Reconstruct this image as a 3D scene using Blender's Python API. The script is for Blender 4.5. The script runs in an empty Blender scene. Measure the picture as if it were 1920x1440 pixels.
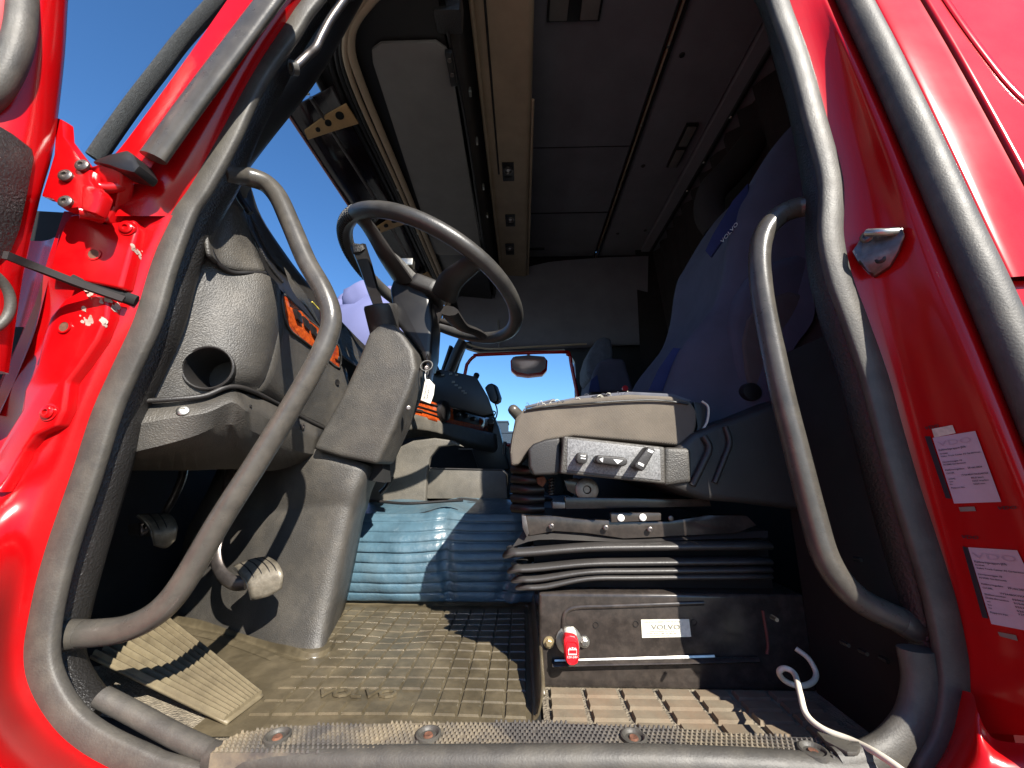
import bpy, bmesh, math, random
from mathutils import Vector as V, Matrix
from mathutils.bvhtree import BVHTree
random.seed(7)
S = bpy.context.scene
COL = S.collection
R = math.radians

# ---------------------------------------------------------------- camera
# Survey of the place: x runs to the rear of the truck, y into the cab, z up,
# the door opening lies in y = 0 and its threshold at z = 0 (metres).
FPX, PITCH, YAW = 725.0, R(12.3), R(1.55)
EYE = V((0.0, -0.5, 0.3))
cam = bpy.data.cameras.new('camera')
cam.sensor_width = 36.0
cam.lens = 36.0 * FPX / 1920.0
cam.clip_start = 0.01
cam.clip_end = 2000.0
camo = bpy.data.objects.new('camera', cam)
COL.objects.link(camo)
camo.location = EYE
camo.rotation_euler = (R(90) + PITCH, 0, YAW)
S.camera = camo

# ---------------------------------------------------------------- light
SUN = V((0.64, -1.0, 0.90)).normalized()
world = bpy.data.worlds.new('World')
S.world = world
world.use_nodes = True
wn = world.node_tree
bg = wn.nodes['Background']
sky = wn.nodes.new('ShaderNodeTexSky')
sky.sky_type = 'NISHITA'
sky.sun_disc = False
sky.sun_elevation = math.asin(SUN.z)
sky.sun_rotation = math.atan2(SUN.x, SUN.y)
sky.altitude = 300
sky.air_density = 1.0
sky.dust_density = 0.2
sky.ozone_density = 6.0
hs = wn.nodes.new('ShaderNodeHueSaturation')
hs.inputs['Saturation'].default_value = 1.12
wn.links.new(sky.outputs[0], hs.inputs['Color'])
wn.links.new(hs.outputs[0], bg.inputs[0])
bg.inputs[1].default_value = 0.085
sl = bpy.data.lights.new('sun', 'SUN')
sl.energy = 5.0
sl.angle = R(0.5)
sl.color = (1.0, 0.94, 0.84)
slo = bpy.data.objects.new('sun', sl)
COL.objects.link(slo)
slo.location = (3, -5, 6)
slo.rotation_euler = SUN.to_track_quat('Z', 'Y').to_euler()
S.view_settings.view_transform = 'Standard'
S.view_settings.look = 'None'
S.view_settings.exposure = 1.3
S.view_settings.gamma = 1.0
S.view_settings.use_curve_mapping = False
S.render.engine = 'CYCLES'
S.cycles.max_bounces = 10
S.cycles.diffuse_bounces = 6
S.cycles.transparent_max_bounces = 12

# ---------------------------------------------------------------- survey helper
_f = V((-math.sin(YAW) * math.cos(PITCH), math.cos(YAW) * math.cos(PITCH), math.sin(PITCH)))
_r = V((math.cos(YAW), math.sin(YAW), 0))
_u = _r.cross(_f)

def ray(px, py):
    return _r * ((px - 960) / FPX) + _u * ((720 - py) / FPX) + _f

def at(px, py, Y=None, X=None, Z=None):
    """Sight line of a surveyed point carried to the plane it lies in."""
    d = ray(px, py)
    if Y is not None: k = (Y - EYE.y) / d.y
    elif X is not None: k = (X - EYE.x) / d.x
    else: k = (Z - EYE.z) / d.z
    return EYE + d * k

def L(pts, Y=None, X=None, Z=None):
    out = []
    for p in pts:
        out.append(at(p[0], p[1], Y=p[2]) if len(p) > 2 else at(p[0], p[1], Y=Y, X=X, Z=Z))
    return out

def hit(px, py, bvh, off=0.001):
    d = ray(px, py).normalized()
    loc, nor, i, dist = bvh.ray_cast(EYE, d)
    if loc is None:                 # just off the edge: carry the surface on
        best = None
        for k in range(160):
            q = EYE + d * (0.3 + k * 0.015)
            c, cn, _, ds = bvh.find_nearest(q)
            if best is None or ds < best[0]: best = (ds, q, cn)
        if best is None or best[0] > 0.06: return None, None
        loc, nor = best[1], best[2]
    if nor.dot(d) > 0: nor = -nor
    return loc + nor * off, nor

# ---------------------------------------------------------------- materials
MATS = {}
def mat(name, col, rough=0.5, metal=0.0, var=0.15, vscale=12.0, bump=0.0, bscale=300.0, coat=0.0,
        col2=None, spec=0.5, dirt=None, dscale=6.0, damt=0.5, btype='noise', rvar=0.1, sheen=0.0, bdist=0.001):
    m = bpy.data.materials.new(name)
    m.use_nodes = True
    nt = m.node_tree; N = nt.nodes; K = nt.links
    b = N['Principled BSDF']
    tc = N.new('ShaderNodeTexCoord')
    geo = N.new('ShaderNodeNewGeometry')
    n1 = N.new('ShaderNodeTexNoise'); n1.inputs['Scale'].default_value = vscale
    n1.inputs['Detail'].default_value = 6.0; n1.inputs['Roughness'].default_value = 0.65
    K.new(geo.outputs['Position'], n1.inputs['Vector'])
    rp = N.new('ShaderNodeValToRGB')
    c2 = col2 if col2 else tuple(min(1, c * (1 + var)) for c in col)
    c1 = col if col2 else tuple(c * (1 - var) for c in col)
    rp.color_ramp.elements[0].position = 0.35; rp.color_ramp.elements[1].position = 0.68
    rp.color_ramp.elements[0].color = (*c1, 1); rp.color_ramp.elements[1].color = (*c2, 1)
    K.new(n1.outputs['Fac'], rp.inputs['Fac'])
    colout = rp.outputs['Color']
    if dirt:
        n2 = N.new('ShaderNodeTexNoise'); n2.inputs['Scale'].default_value = dscale
        n2.inputs['Detail'].default_value = 10.0; n2.inputs['Roughness'].default_value = 0.7
        K.new(geo.outputs['Position'], n2.inputs['Vector'])
        mr = N.new('ShaderNodeMapRange')
        mr.inputs['From Min'].default_value = 0.45; mr.inputs['From Max'].default_value = 0.72
        mr.inputs['To Max'].default_value = damt
        K.new(n2.outputs['Fac'], mr.inputs['Value'])
        mx = N.new('ShaderNodeMix'); mx.data_type = 'RGBA'
        K.new(mr.outputs['Result'], mx.inputs['Factor'])
        K.new(colout, mx.inputs['A']); mx.inputs['B'].default_value = (*dirt, 1)
        colout = mx.outputs['Result']
    K.new(colout, b.inputs['Base Color'])
    b.inputs['Metallic'].default_value = metal
    b.inputs['Specular IOR Level'].default_value = spec
    mr2 = N.new('ShaderNodeMapRange')
    mr2.inputs['To Min'].default_value = max(0.02, rough - rvar); mr2.inputs['To Max'].default_value = min(1, rough + rvar)
    n3 = N.new('ShaderNodeTexNoise'); n3.inputs['Scale'].default_value = vscale * 2.3
    n3.inputs['Detail'].default_value = 8.0
    K.new(geo.outputs['Position'], n3.inputs['Vector'])
    K.new(n3.outputs['Fac'], mr2.inputs['Value'])
    K.new(mr2.outputs['Result'], b.inputs['Roughness'])
    if coat:
        b.inputs['Coat Weight'].default_value = coat
        b.inputs['Coat Roughness'].default_value = 0.06
    if sheen:
        b.inputs['Sheen Weight'].default_value = sheen
    if bump:
        if btype == 'voronoi':
            t = N.new('ShaderNodeTexVoronoi'); t.inputs['Scale'].default_value = bscale
            out = t.outputs['Distance']
        elif btype == 'weave':
            t = N.new('ShaderNodeTexWave'); t.inputs['Scale'].default_value = bscale
            t.bands_direction = 'DIAGONAL'; t.inputs['Distortion'].default_value = 1.5
            out = t.outputs['Fac']
        else:
            t = N.new('ShaderNodeTexNoise'); t.inputs['Scale'].default_value = bscale
            t.inputs['Detail'].default_value = 4.0
            out = t.outputs['Fac']
        K.new(geo.outputs['Position'], t.inputs['Vector'])
        bp = N.new('ShaderNodeBump'); bp.inputs['Strength'].default_value = bump
        bp.inputs['Distance'].default_value = bdist
        K.new(out, bp.inputs['Height']); K.new(bp.outputs['Normal'], b.inputs['Normal'])
    MATS[name] = m
    return m

def glass_mat(name, tint, refl):
    m = bpy.data.materials.new(name); m.use_nodes = True
    nt = m.node_tree; N = nt.nodes; N.clear()
    o = N.new('ShaderNodeOutputMaterial'); mx = N.new('ShaderNodeMixShader')
    t = N.new('ShaderNodeBsdfTransparent'); t.inputs[0].default_value = (*tint, 1)
    g = N.new('ShaderNodeBsdfGlossy'); g.inputs['Roughness'].default_value = 0.02
    lw = N.new('ShaderNodeFresnel'); lw.inputs[0].default_value = refl
    nt.links.new(lw.outputs[0], mx.inputs[0]); nt.links.new(t.outputs[0], mx.inputs[1])
    nt.links.new(g.outputs[0], mx.inputs[2]); nt.links.new(mx.outputs[0], o.inputs[0])
    MATS[name] = m
    return m

RED = mat('red_paint', (0.40, 0.0018, 0.0035), 0.20, var=0.06, vscale=5, coat=0.0, rvar=0.05, spec=0.45, bump=0.05, bscale=22, bdist=0.0015,
          dirt=(0.30, 0.012, 0.012), dscale=30, damt=0.3)
SEALM = mat('seal_rubber', (0.05, 0.046, 0.04), 0.55, var=0.2, vscale=20, bump=0.35, bscale=420, dirt=(0.11, 0.10, 0.08), dscale=25, damt=0.5)
TRIM = mat('grained_trim', (0.016, 0.015, 0.0145), 0.36, var=0.2, bump=0.9, bscale=330, bdist=0.002)
TUBEM = mat('handle_coating', (0.055, 0.05, 0.043), 0.30, var=0.18, vscale=30, bump=0.15, bscale=500, dirt=(0.12, 0.105, 0.085), dscale=22, damt=0.45)
PLAS = mat('dash_plastic', (0.046, 0.0425, 0.038), 0.46, var=0.18, vscale=9, bump=0.75, bscale=430, bdist=0.0016, rvar=.14,
           dirt=(0.12, 0.105, 0.085), dscale=14, damt=0.45)
DUSTP = mat('dusty_plastic', (0.10, 0.092, 0.078), 0.5, var=0.2, vscale=12, bump=0.6, bscale=380, bdist=.0016, dirt=(0.17, 0.15, 0.12), dscale=16, damt=.4)
PLASD = mat('dark_plastic', (0.02, 0.018, 0.017), 0.5, var=0.2, bump=0.4, bscale=600)
BLACK = mat('black_plastic', (0.012, 0.011, 0.011), 0.4, var=0.2)
WHEELM = mat('wheel_leather', (0.038, 0.036, 0.034), 0.38, var=0.2, vscale=25, bump=0.35, bscale=420, dirt=(0.09, 0.083, 0.07), dscale=18, damt=0.45)
GLOSS = mat('black_enamel', (0.030, 0.025, 0.022), 0.2, var=0.3, vscale=20, dirt=(0.14, 0.11, 0.09), dscale=45, damt=0.22, rvar=0.1)
FABS = mat('seat_side_fabric', (0.125, 0.105, 0.082), 0.95, var=0.15, vscale=10, bump=0.4, bscale=240, bdist=.003, btype='weave', dirt=(0.075, 0.065, 0.058), dscale=9, damt=0.6)
FABT = mat('seat_top_fabric', (0.085, 0.088, 0.105), 0.95, var=0.2, vscale=30, bump=0.5, bscale=500)
FABB = mat('seat_back_fabric', (0.062, 0.058, 0.082), 0.95, var=0.12, bump=0.4, bscale=500)
BLUEF = mat('blue_fabric', (0.02, 0.027, 0.095), 0.9, var=0.15, bump=0.4, bscale=500)
VINYL = mat('blue_vinyl', (0.055, 0.105, 0.14), 0.33, var=0.2, vscale=14, bump=0.55, bscale=85, dirt=(0.12, 0.16, 0.175), dscale=9, damt=0.5, bdist=0.003)
MAT_R = mat('rubber_mat', (0.074, 0.060, 0.037), 0.34, var=0.2, vscale=16, bump=0.2, bscale=250, dirt=(0.16, 0.13, 0.082), dscale=20, damt=0.65)
RIBM = mat('rib_rubber', (0.13, 0.105, 0.065), 0.5, var=0.2, vscale=22, bump=0.2, bscale=350, dirt=(0.22, 0.185, 0.115), dscale=16, damt=0.6)
CARP = mat('dusty_carpet', (0.16, 0.135, 0.10), 0.9, var=0.25, vscale=40, bump=0.6, bscale=260, btype='voronoi', bdist=0.004, dirt=(0.30, 0.26, 0.19), dscale=10, damt=0.6)
PADM = mat('dusty_pads', (0.16, 0.13, 0.09), 0.8, var=0.18, vscale=30, bump=0.5, bscale=700, dirt=(0.20, 0.11, 0.06), dscale=14, damt=0.45)
TREAD = mat('tread_plate', (0.075, 0.068, 0.062), 0.5, var=0.25, vscale=14, bump=0.2, bscale=500, dirt=(0.27, 0.215, 0.13), dscale=7, damt=0.95)
WOOD = mat('burl_wood', (0.30, 0.035, 0.008), 0.2, vscale=70, col2=(0.62, 0.11, 0.015), coat=0.6, dirt=(0.10, 0.014, 0.006), dscale=120, damt=0.6)
STEEL = mat('zinc_steel', (0.55, 0.53, 0.48), 0.38, metal=1.0, var=0.2, vscale=60)
DSTEEL = mat('dark_steel', (0.16, 0.14, 0.13), 0.36, metal=0.85, var=0.3, vscale=50, bump=0.1, bscale=300)
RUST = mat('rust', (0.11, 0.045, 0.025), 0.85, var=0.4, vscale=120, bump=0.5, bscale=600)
BRASS = mat('ochre_bracket', (0.45, 0.27, 0.12), 0.5, var=0.2)
LINING = mat('roof_lining', (0.15, 0.145, 0.165), 0.95, var=0.12, vscale=5, bump=0.3, bscale=1200, sheen=0.2)
BEIGE = mat('beige_trim', (0.36, 0.27, 0.18), 0.55, var=0.12, vscale=8, bump=0.2, bscale=700)
GREYV = mat('visor_vinyl', (0.15, 0.14, 0.13), 0.6, var=0.08, bump=0.3, bscale=900)
CURT = mat('curtain_cloth', (0.018, 0.014, 0.014), 0.95, var=0.2)
PAPER = mat('label_paper', (0.50, 0.44, 0.52), 0.6, var=0.04, vscale=60)
CREAM = mat('cream_label', (0.62, 0.60, 0.50), 0.55, var=0.15, vscale=160)
INK = mat('black_ink', (0.02, 0.018, 0.025), 0.6)
PALEINK = mat('pale_ink', (0.40, 0.34, 0.42), 0.6)
GREYINK = mat('grey_ink', (0.20, 0.19, 0.16), 0.6)
WHITEI = mat('white_print', (0.75, 0.75, 0.72), 0.5, var=0.05)
REDPL = mat('red_plastic', (0.62, 0.012, 0.02), 0.35, var=0.05)
WHITEC = mat('cream_cable', (0.58, 0.53, 0.43), 0.5, var=0.12, vscale=30)
FUZZ = mat('fuzzy_strip', (0.045, 0.05, 0.052), 0.95, var=0.4, vscale=400, bump=1.0, bscale=900, bdist=0.003)
CHIP = mat('chipped_primer', (0.36, 0.28, 0.24), 0.8, var=0.35, vscale=90, dirt=(0.22, 0.09, 0.05), dscale=60, damt=0.8)
YZINC = mat('yellow_zinc', (0.34, 0.27, 0.15), 0.4, metal=.6, var=.2)
TINT = mat('smoked_acrylic', (0.012, 0.008, 0.010), 0.15, var=0.2)
EDGEP = mat('acrylic_edge', (0.35, 0.16, 0.14), 0.5)
ASPH = mat('gravel_yard', (0.12, 0.112, 0.10), 0.9, var=0.3, vscale=3, bump=0.4, bscale=60)
BLDM = mat('far_wall', (0.02, 0.035, 0.055), 0.8)
REFLECTM = mat('reflection_lilac', (0.14, 0.145, 0.27), 1.0, var=0.03, spec=0.0)
GLASS = glass_mat('window_glass', (0.95, 0.97, 0.98), 1.06)
MIRR = mat('mirror_face', (0.62, 0.52, 0.50), 0.18, metal=0.55, var=0.05)  # pinkish base colour stands in for what the glass reflects
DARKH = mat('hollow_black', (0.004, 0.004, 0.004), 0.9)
TAGM = mat('paper_tag', (0.60, 0.57, 0.50), 0.6, var=0.1)
YEL = mat('yellow_line', (0.6, 0.5, 0.08), 0.5)

# ---------------------------------------------------------------- mesh helpers
WL = {}
def link(o, parent=None, label=None, cat=None, group=None, kind=None):
    COL.objects.link(o)
    if parent is not None:
        o.parent = parent
        o.location = o.location - WL[parent]
    if label: o['label'] = label
    if cat: o['category'] = cat
    if group: o['group'] = group
    if kind: o['kind'] = kind
    return o

def thing(name, loc, label, cat, group=None):
    o = bpy.data.objects.new(name, None)
    o.empty_display_size = 0.05
    o.location = V(loc); WL[o] = V(loc)
    return link(o, None, label, cat, group)

def mk(name, verts, faces, m, parent=None, smooth=False, sub=0, solid=0.0, bev=0.0, seg=2, **tags):
    verts = [V(v) for v in verts]
    lo = V((min(v.x for v in verts), min(v.y for v in verts), min(v.z for v in verts)))
    hi = V((max(v.x for v in verts), max(v.y for v in verts), max(v.z for v in verts)))
    c = (lo + hi) / 2
    me = bpy.data.meshes.new(name)
    me.from_pydata([v - c for v in verts], [], faces)
    bm = bmesh.new(); bm.from_mesh(me)
    bmesh.ops.recalc_face_normals(bm, faces=bm.faces)
    if bev > 0:
        try:
            es = [e for e in bm.edges if len(e.link_faces) == 2 and e.calc_face_angle(0) > R(25)]
            bmesh.ops.bevel(bm, geom=es, offset=bev, segments=seg, profile=0.6, affect='EDGES', clamp_overlap=True)
        except Exception:
            pass
    if smooth or bev > 0:
        for f in bm.faces: f.smooth = True
    bm.to_mesh(me); bm.free()
    me.materials.append(m)
    if bev > 0 and not smooth:
        me.set_sharp_from_angle(angle=R(40))
    o = bpy.data.objects.new(name, me)
    o.location = c; WL[o] = c
    if solid:
        md = o.modifiers.new('thickness', 'SOLIDIFY'); md.thickness = solid; md.offset = 0
    if sub:
        md = o.modifiers.new('smooth', 'SUBSURF'); md.levels = sub; md.render_levels = sub
    return link(o, parent, **tags)

def cr(pts, n=6, closed=False):
    P = [V(p) for p in pts]; out = []
    k = len(P)
    rng = range(k if closed else k - 1)
    for i in rng:
        if closed:
            a, b, c, d = P[(i - 1) % k], P[i], P[(i + 1) % k], P[(i + 2) % k]
        else:
            b, c = P[i], P[i + 1]
            a = P[i - 1] if i > 0 else b * 2 - c
            d = P[i + 2] if i + 2 < k else c * 2 - b
        for s in range(n):
            t = s / n
            out.append(0.5 * ((2 * b) + (c - a) * t + (2 * a - 5 * b + 4 * c - d) * t * t + (3 * b - a - 3 * c + d) * t ** 3))
    if not closed: out.append(P[-1])
    return out

def tubedata(path, prof, ref=None, closed=False, caps=True, scale=None):
    """prof: list of (u, v) in metres; u lies across the path, v along ref."""
    n = len(path); k = len(prof)
    verts = []; faces = []
    up = None
    for i, p in enumerate(path):
        a = path[(i - 1) % n] if (closed or i > 0) else path[i]
        b = path[(i + 1) % n] if (closed or i < n - 1) else path[i]
        t = (b - a).normalized()
        if ref is not None:
            v = (V(ref) - t * t.dot(V(ref)))
            v.normalize()
        else:
            if up is None:
                up = V((0, 1, 0)) if abs(t.y) < 0.9 else V((1, 0, 0))
            v = (up - t * t.dot(up)).normalized(); up = v
        u = t.cross(v).normalized()
        s = scale(i / (n - 1)) if scale else 1.0
        for (x, y) in prof:
            verts.append(p + u * (x * s) + v * (y * s))
    for i in range(n if closed else n - 1):
        j = (i + 1) % n
        for q in range(k):
            r = (q + 1) % k
            faces.append((i * k + q, i * k + r, j * k + r, j * k + q))
    if caps and not closed:
        faces.append(tuple(range(k - 1, -1, -1)))
        faces.append(tuple((n - 1) * k + q for q in range(k)))
    return verts, faces

def circ(ru, rv=None, n=14):
    rv = rv or ru
    return [(ru * math.cos(2 * math.pi * i / n), rv * math.sin(2 * math.pi * i / n)) for i in range(n)]

def tube(name, pts, r, m, parent=None, n=14, sub=6, prof=None, ref=None, closed=False, smooth=True, scale=None, straight=False, **tags):
    path = [V(p) for p in pts] if straight else cr(pts, sub, closed)
    v, f = tubedata(path, prof or circ(r, n=n), ref, closed, scale=scale)
    o = mk(name, v, f, m, parent, smooth=smooth, **tags)
    if smooth: o.data.set_sharp_from_angle(angle=R(60))
    return o

def loft(name, rows, m, parent=None, sub=0, solid=0.0, smooth=True, dense=0, **tags):
    if dense:
        rows = [cr(r, dense) for r in rows]
        cols = [cr([r[i] for r in rows], dense) for i in range(len(rows[0]))]
        rows = [[c[j] for c in cols] for j in range(len(cols[0]))]
    k = len(rows[0]); v = [p for r in rows for p in r]; f = []
    for i in range(len(rows) - 1):
        for j in range(k - 1):
            f.append((i * k + j, i * k + j + 1, (i + 1) * k + j + 1, (i + 1) * k + j))
    return mk(name, v, f, m, parent, smooth=smooth, sub=sub, solid=solid, **tags)

def slab(name, outline, vec, m, parent=None, bev=0.002, seg=2, **tags):
    """A closed outline of real points pushed along vec into a solid."""
    P = [V(p) for p in outline]; vec = V(vec); n = len(P)
    v = P + [p + vec for p in P]
    f = [tuple(range(n)), tuple(range(2 * n - 1, n - 1, -1))]
    for i in range(n):
        j = (i + 1) % n
        f.append((i, n + i, n + j, j))
    return mk(name, v, f, m, parent, bev=bev, seg=seg, **tags)

def box(name, lo, hi, m, parent=None, bev=0.003, seg=2, rot=None, **tags):
    x0, y0, z0 = lo; x1, y1, z1 = hi
    v = [V((x, y, z)) for z in (z0, z1) for y in (y0, y1) for x in (x0, x1)]
    if rot is not None:
        c = (V(lo) + V(hi)) / 2
        v = [c + rot @ (p - c) for p in v]
    f = [(0, 1, 3, 2), (4, 6, 7, 5), (0, 4, 5, 1), (2, 3, 7, 6), (0, 2, 6, 4), (1, 5, 7, 3)]
    return mk(name, v, f, m, parent, bev=bev, seg=seg, **tags)

def lathe(name, p0, axis, prof, m, parent=None, n=20, smooth=True, cap0=True, **tags):
    """prof: list of (distance along axis, radius)."""
    a = V(axis).normalized()
    u = a.orthogonal().normalized(); w = a.cross(u)
    v = []; f = []
    k = len(prof)
    for (h, r) in prof:
        for i in range(n):
            t = 2 * math.pi * i / n
            v.append(V(p0) + a * h + (u * math.cos(t) + w * math.sin(t)) * max(r, 1e-5))
    for i in range(k - 1):
        for j in range(n):
            q = (j + 1) % n
            f.append((i * n + j, i * n + q, (i + 1) * n + q, (i + 1) * n + j))
    if cap0: f.append(tuple(range(n - 1, -1, -1)))
    f.append(tuple((k - 1) * n + j for j in range(n)))
    o = mk(name, v, f, m, parent, smooth=smooth, **tags)
    if smooth: o.data.set_sharp_from_angle(angle=R(40))
    return o

def bolt(p, nrm, r, m, parent, name='bolt', hexa=False, socket=True):
    nrm = V(nrm).normalized()
    b = lathe(name, p, nrm, [(-0.001, r), (r * 0.25, r), (r * 0.45, r * 0.75), (r * 0.45, r * 0.4), (r * 0.2, r * 0.36)] if socket and not hexa
              else [(-0.001, r), (r * 0.2, r), (r * 0.22, r * 0.7), (r * 0.8, r * 0.66), (r * 0.9, r * 0.5)], m, parent, n=6 if False else 14)
    return b

def cut(o, cutter):
    md = o.modifiers.new('hole', 'BOOLEAN'); md.operation = 'DIFFERENCE'; md.object = cutter; md.solver = 'EXACT'
    bpy.context.view_layer.update()
    dg = bpy.context.evaluated_depsgraph_get()
    me = bpy.data.meshes.new_from_object(o.evaluated_get(dg))
    o.modifiers.clear(); o.data = me
    me.set_sharp_from_angle(angle=R(40))
    bpy.data.objects.remove(cutter)

def bvh_of(o):
    bpy.context.view_layer.update()
    dg = bpy.context.evaluated_depsgraph_get()
    ev = o.evaluated_get(dg); me = ev.to_mesh()
    t = BVHTree.FromPolygons([o.matrix_world @ v.co for v in me.vertices], [tuple(p.vertices) for p in me.polygons])
    ev.to_mesh_clear()
    return t

def words(s, size=1.0, bold=0.0):
    cu = bpy.data.curves.new('lettering', 'FONT'); cu.body = s; cu.size = size; cu.offset = bold; cu.resolution_u = 2
    o = bpy.data.objects.new('lettering', cu); COL.objects.link(o)
    bpy.context.view_layer.update()
    me = bpy.data.meshes.new_from_object(o.evaluated_get(bpy.context.evaluated_depsgraph_get()))
    v = [x.co.copy() for x in me.vertices]; f = [tuple(p.vertices) for p in me.polygons]
    bpy.data.objects.remove(o); bpy.data.meshes.remove(me)
    return v, f

def letter(name, s, TL, ax, ay, u0, v0, h, m, parent, width=None, off=0.0004, bold=0.0, raised=0.0):
    """Flat print on the quad TL + ax*u + ay*v; v0 is the base line, h the letter height (fractions of ay)."""
    v, f = words(s, 1.0, bold)
    if not v: return None
    xs = [p.x for p in v]; x0, x1 = min(xs), max(xs)
    k = h / 0.70
    kx = (width / (x1 - x0)) if width else k * ay.length / ax.length
    n = ax.cross(ay).normalized()
    if n.dot(TL - EYE) > 0: n = -n
    V3 = [TL + ax * (u0 + (p.x - x0) * kx) + ay * (v0 - p.y * k) + n * off for p in v]
    if raised:
        k2 = len(V3)
        bm = bmesh.new()
        bv = [bm.verts.new(p) for p in V3]
        for q in f:
            try: bm.faces.new([bv[i] for i in q])
            except ValueError: pass
        r = bmesh.ops.extrude_face_region(bm, geom=list(bm.faces))
        for e in r['geom']:
            if isinstance(e, bmesh.types.BMVert): e.co += n * raised
        bm.verts.index_update()
        V3 = [b.co.copy() for b in bm.verts]; f = [tuple(x.index for x in q.verts) for q in bm.faces]
        bm.free()
    return mk(name, V3, f, m, parent)
# ================================================================ setting
def sheet(name, z, e, m, kind):
    return mk(name, [(-e, -e, z), (e, -e, z), (e, e, z), (-e, e, z)], [(0, 1, 2, 3)], m, kind=kind)
sheet('ground', -1.45, 900, ASPH, 'structure')

for (px0, px1, py, Y, dz) in ((933, 952, 792, 60, 12), (930, 966, 812, 58, 12)):
    a = at(px0, py, Y=Y); b = at(px1, py, Y=Y)
    t = thing('building', ((a.x + b.x) / 2, Y + 3, -1.45),
              'narrow dark tower far beyond the passenger window' if px1 == 952 else 'low dark block far beyond the passenger window at the foot of a tower', 'building')
    box('wall', (a.x, Y, -1.45), (b.x, Y + 4, a.z), BLDM, t, bev=0)
    box('roof_edge', (a.x - .1, Y - .1, a.z), (b.x + .1, Y + 4.1, a.z + .25), BLDM, t, bev=0)

# pale windscreen reflection, modelled as a lumpy lilac mass far outside
cl = []
random.seed(3)
for (px, py, rp) in ((715, 655, 105), (650, 600, 45), (690, 575, 50), (660, 575, 30), (740, 585, 50), (775, 620, 50), (640, 690, 80)):
    Y = 700 + random.uniform(-15, 15)
    p = at(px, py, Y=Y); r = rp / FPX * Y
    cl.append((p, r))
vv, ff = [], []
for (p, r) in cl:
    bm = bmesh.new(); bmesh.ops.create_icosphere(bm, subdivisions=3, radius=r)
    b0 = len(vv)
    for v in bm.verts:
        from mathutils import noise
        q = v.co * (1 + 0.16 * noise.noise(v.co * (2.2 / r) + p * .01) + 0.07 * noise.noise(v.co * (6 / r) + p * .01))
        vv.append(p + q)
    bm.verts.index_update()
    ff += [tuple(b0 + w.index for w in f.verts) for f in bm.faces]
    bm.free()
mk('reflection', vv, ff, REFLECTM, smooth=True, label='pale lilac heaped reflection in the windscreen behind the steering wheel', cat='reflection')

# ================================================================ cab body
CAB = thing('truck_cab', (0.0, 0.6, -1.45), 'red truck cab body seen through its open driver door', 'truck cab')
FZ = -0.05          # floor level inside
SEAL_L = [(585, 0), (540, 65), (480, 150), (425, 265), (375, 355), (346, 400), (308, 500), (278, 600), (240, 683), (202, 767), (166, 880), (114, 1036), (85, 1152), (77, 1230), (90, 1288), (125, 1347), (175, 1390), (260, 1432), (350, 1462)]
SEAL_R = [(1690, 1492), (1742, 1440), (1775, 1377), (1787, 1293), (1781, 1227), (1761, 1127), (1731, 1027), (1696, 917), (1666, 812), (1638, 708), (1602, 604), (1572, 520), (1557, 445), (1558, 379), (1554, 325), (1525, 217), (1495, 108), (1457, 0)]
sl_ = L(SEAL_L, Y=0.0); sr_ = L(SEAL_R, Y=0.0)
top = [V((0.43, 0.02, 1.25)), V((0.425, 0.04, 1.54)), V((0.35, 0.05, 1.66)), V((-0.05, 0.05, 1.68)), V((-0.16, 0.05, 1.60)), V((-0.28, 0.02, 1.25))]
loop = sl_ + [V((-0.15, 0, -0.062)), V((0.15, 0, -0.062))] + sr_ + top
sg = lambda q, e: math.copysign(abs(q) ** e, q)
prof = [(0.0185 * sg(math.cos(a), .55), 0.010 * sg(math.sin(a), .8) + (.0012 if i in (13, 17) else 0)) for i, a in enumerate([2 * math.pi * q / 20 for q in range(20)])]
SEALO = tube('door_seal', loop, 0, SEALM, CAB, prof=prof, ref=(0, 1, 0), closed=True, sub=5, scale=lambda t: 1.0 if t < .46 else .86, label='grey rubber seal running round the door opening')
# inner grained trim lip
TRL = [(607, 0), (541, 100), (470, 233), (430, 333), (393, 400), (350, 500), (322, 600), (287, 683), (248, 767), (216, 880), (168, 1036), (136, 1152), (123, 1230), (146, 1288), (185, 1335)]
TRR = [(1724, 1213), (1706, 1127), (1682, 1027), (1652, 917), (1625, 812), (1597, 708), (1562, 604), (1538, 510), (1531, 440), (1529, 370), (1502, 217), (1472, 108), (1440, 0)]
tl_ = L(TRL, Y=0.038); tr_ = L(TRR, Y=0.034)
ttop = [V((0.405, 0.04, 1.25)), V((0.40, 0.06, 1.52)), V((0.33, 0.07, 1.63)), V((-0.04, 0.07, 1.65)), V((-0.14, 0.07, 1.58)), V((-0.255, 0.04, 1.24))]
tube('door_trim', tr_ + ttop + tl_[0:1], 0, TRIM, CAB, prof=circ(0.010, 0.020, 12), ref=(0, 1, 0))
tube('door_trim', tl_, 0, TRIM, CAB, prof=circ(0.0115, 0.022, 12), ref=(0, 1, 0))
# sill rolls
tube('sill_roll', L([(190, 1306, .02), (250, 1337, .02), (330, 1380, .015), (405, 1414, .008), (440, 1424, .004)]), 0.0108, SEALM, CAB, n=16)
tube('sill_roll', L([(395, 1418, .004), (480, 1424, -.002), (600, 1426, -.004), (800, 1426, -.005), (1000, 1425, -.005), (1200, 1425, -.005), (1400, 1432, -.004), (1560, 1442, -.002), (1630, 1440, .0)]), 0.0135, SEALM, CAB, n=16)
tube('sill_roll', L([(1718, 1216, .012), (1728, 1280, .012), (1716, 1345, .012), (1680, 1396, .01), (1630, 1428, .004), (1570, 1442, 0)]), 0, SEALM, CAB, prof=circ(0.020, 0.013, 14), ref=(0, 1, 0))

# ---- red jamb, front side of the opening
sx = lambda i: SEAL_L[i]
rows = []
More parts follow.
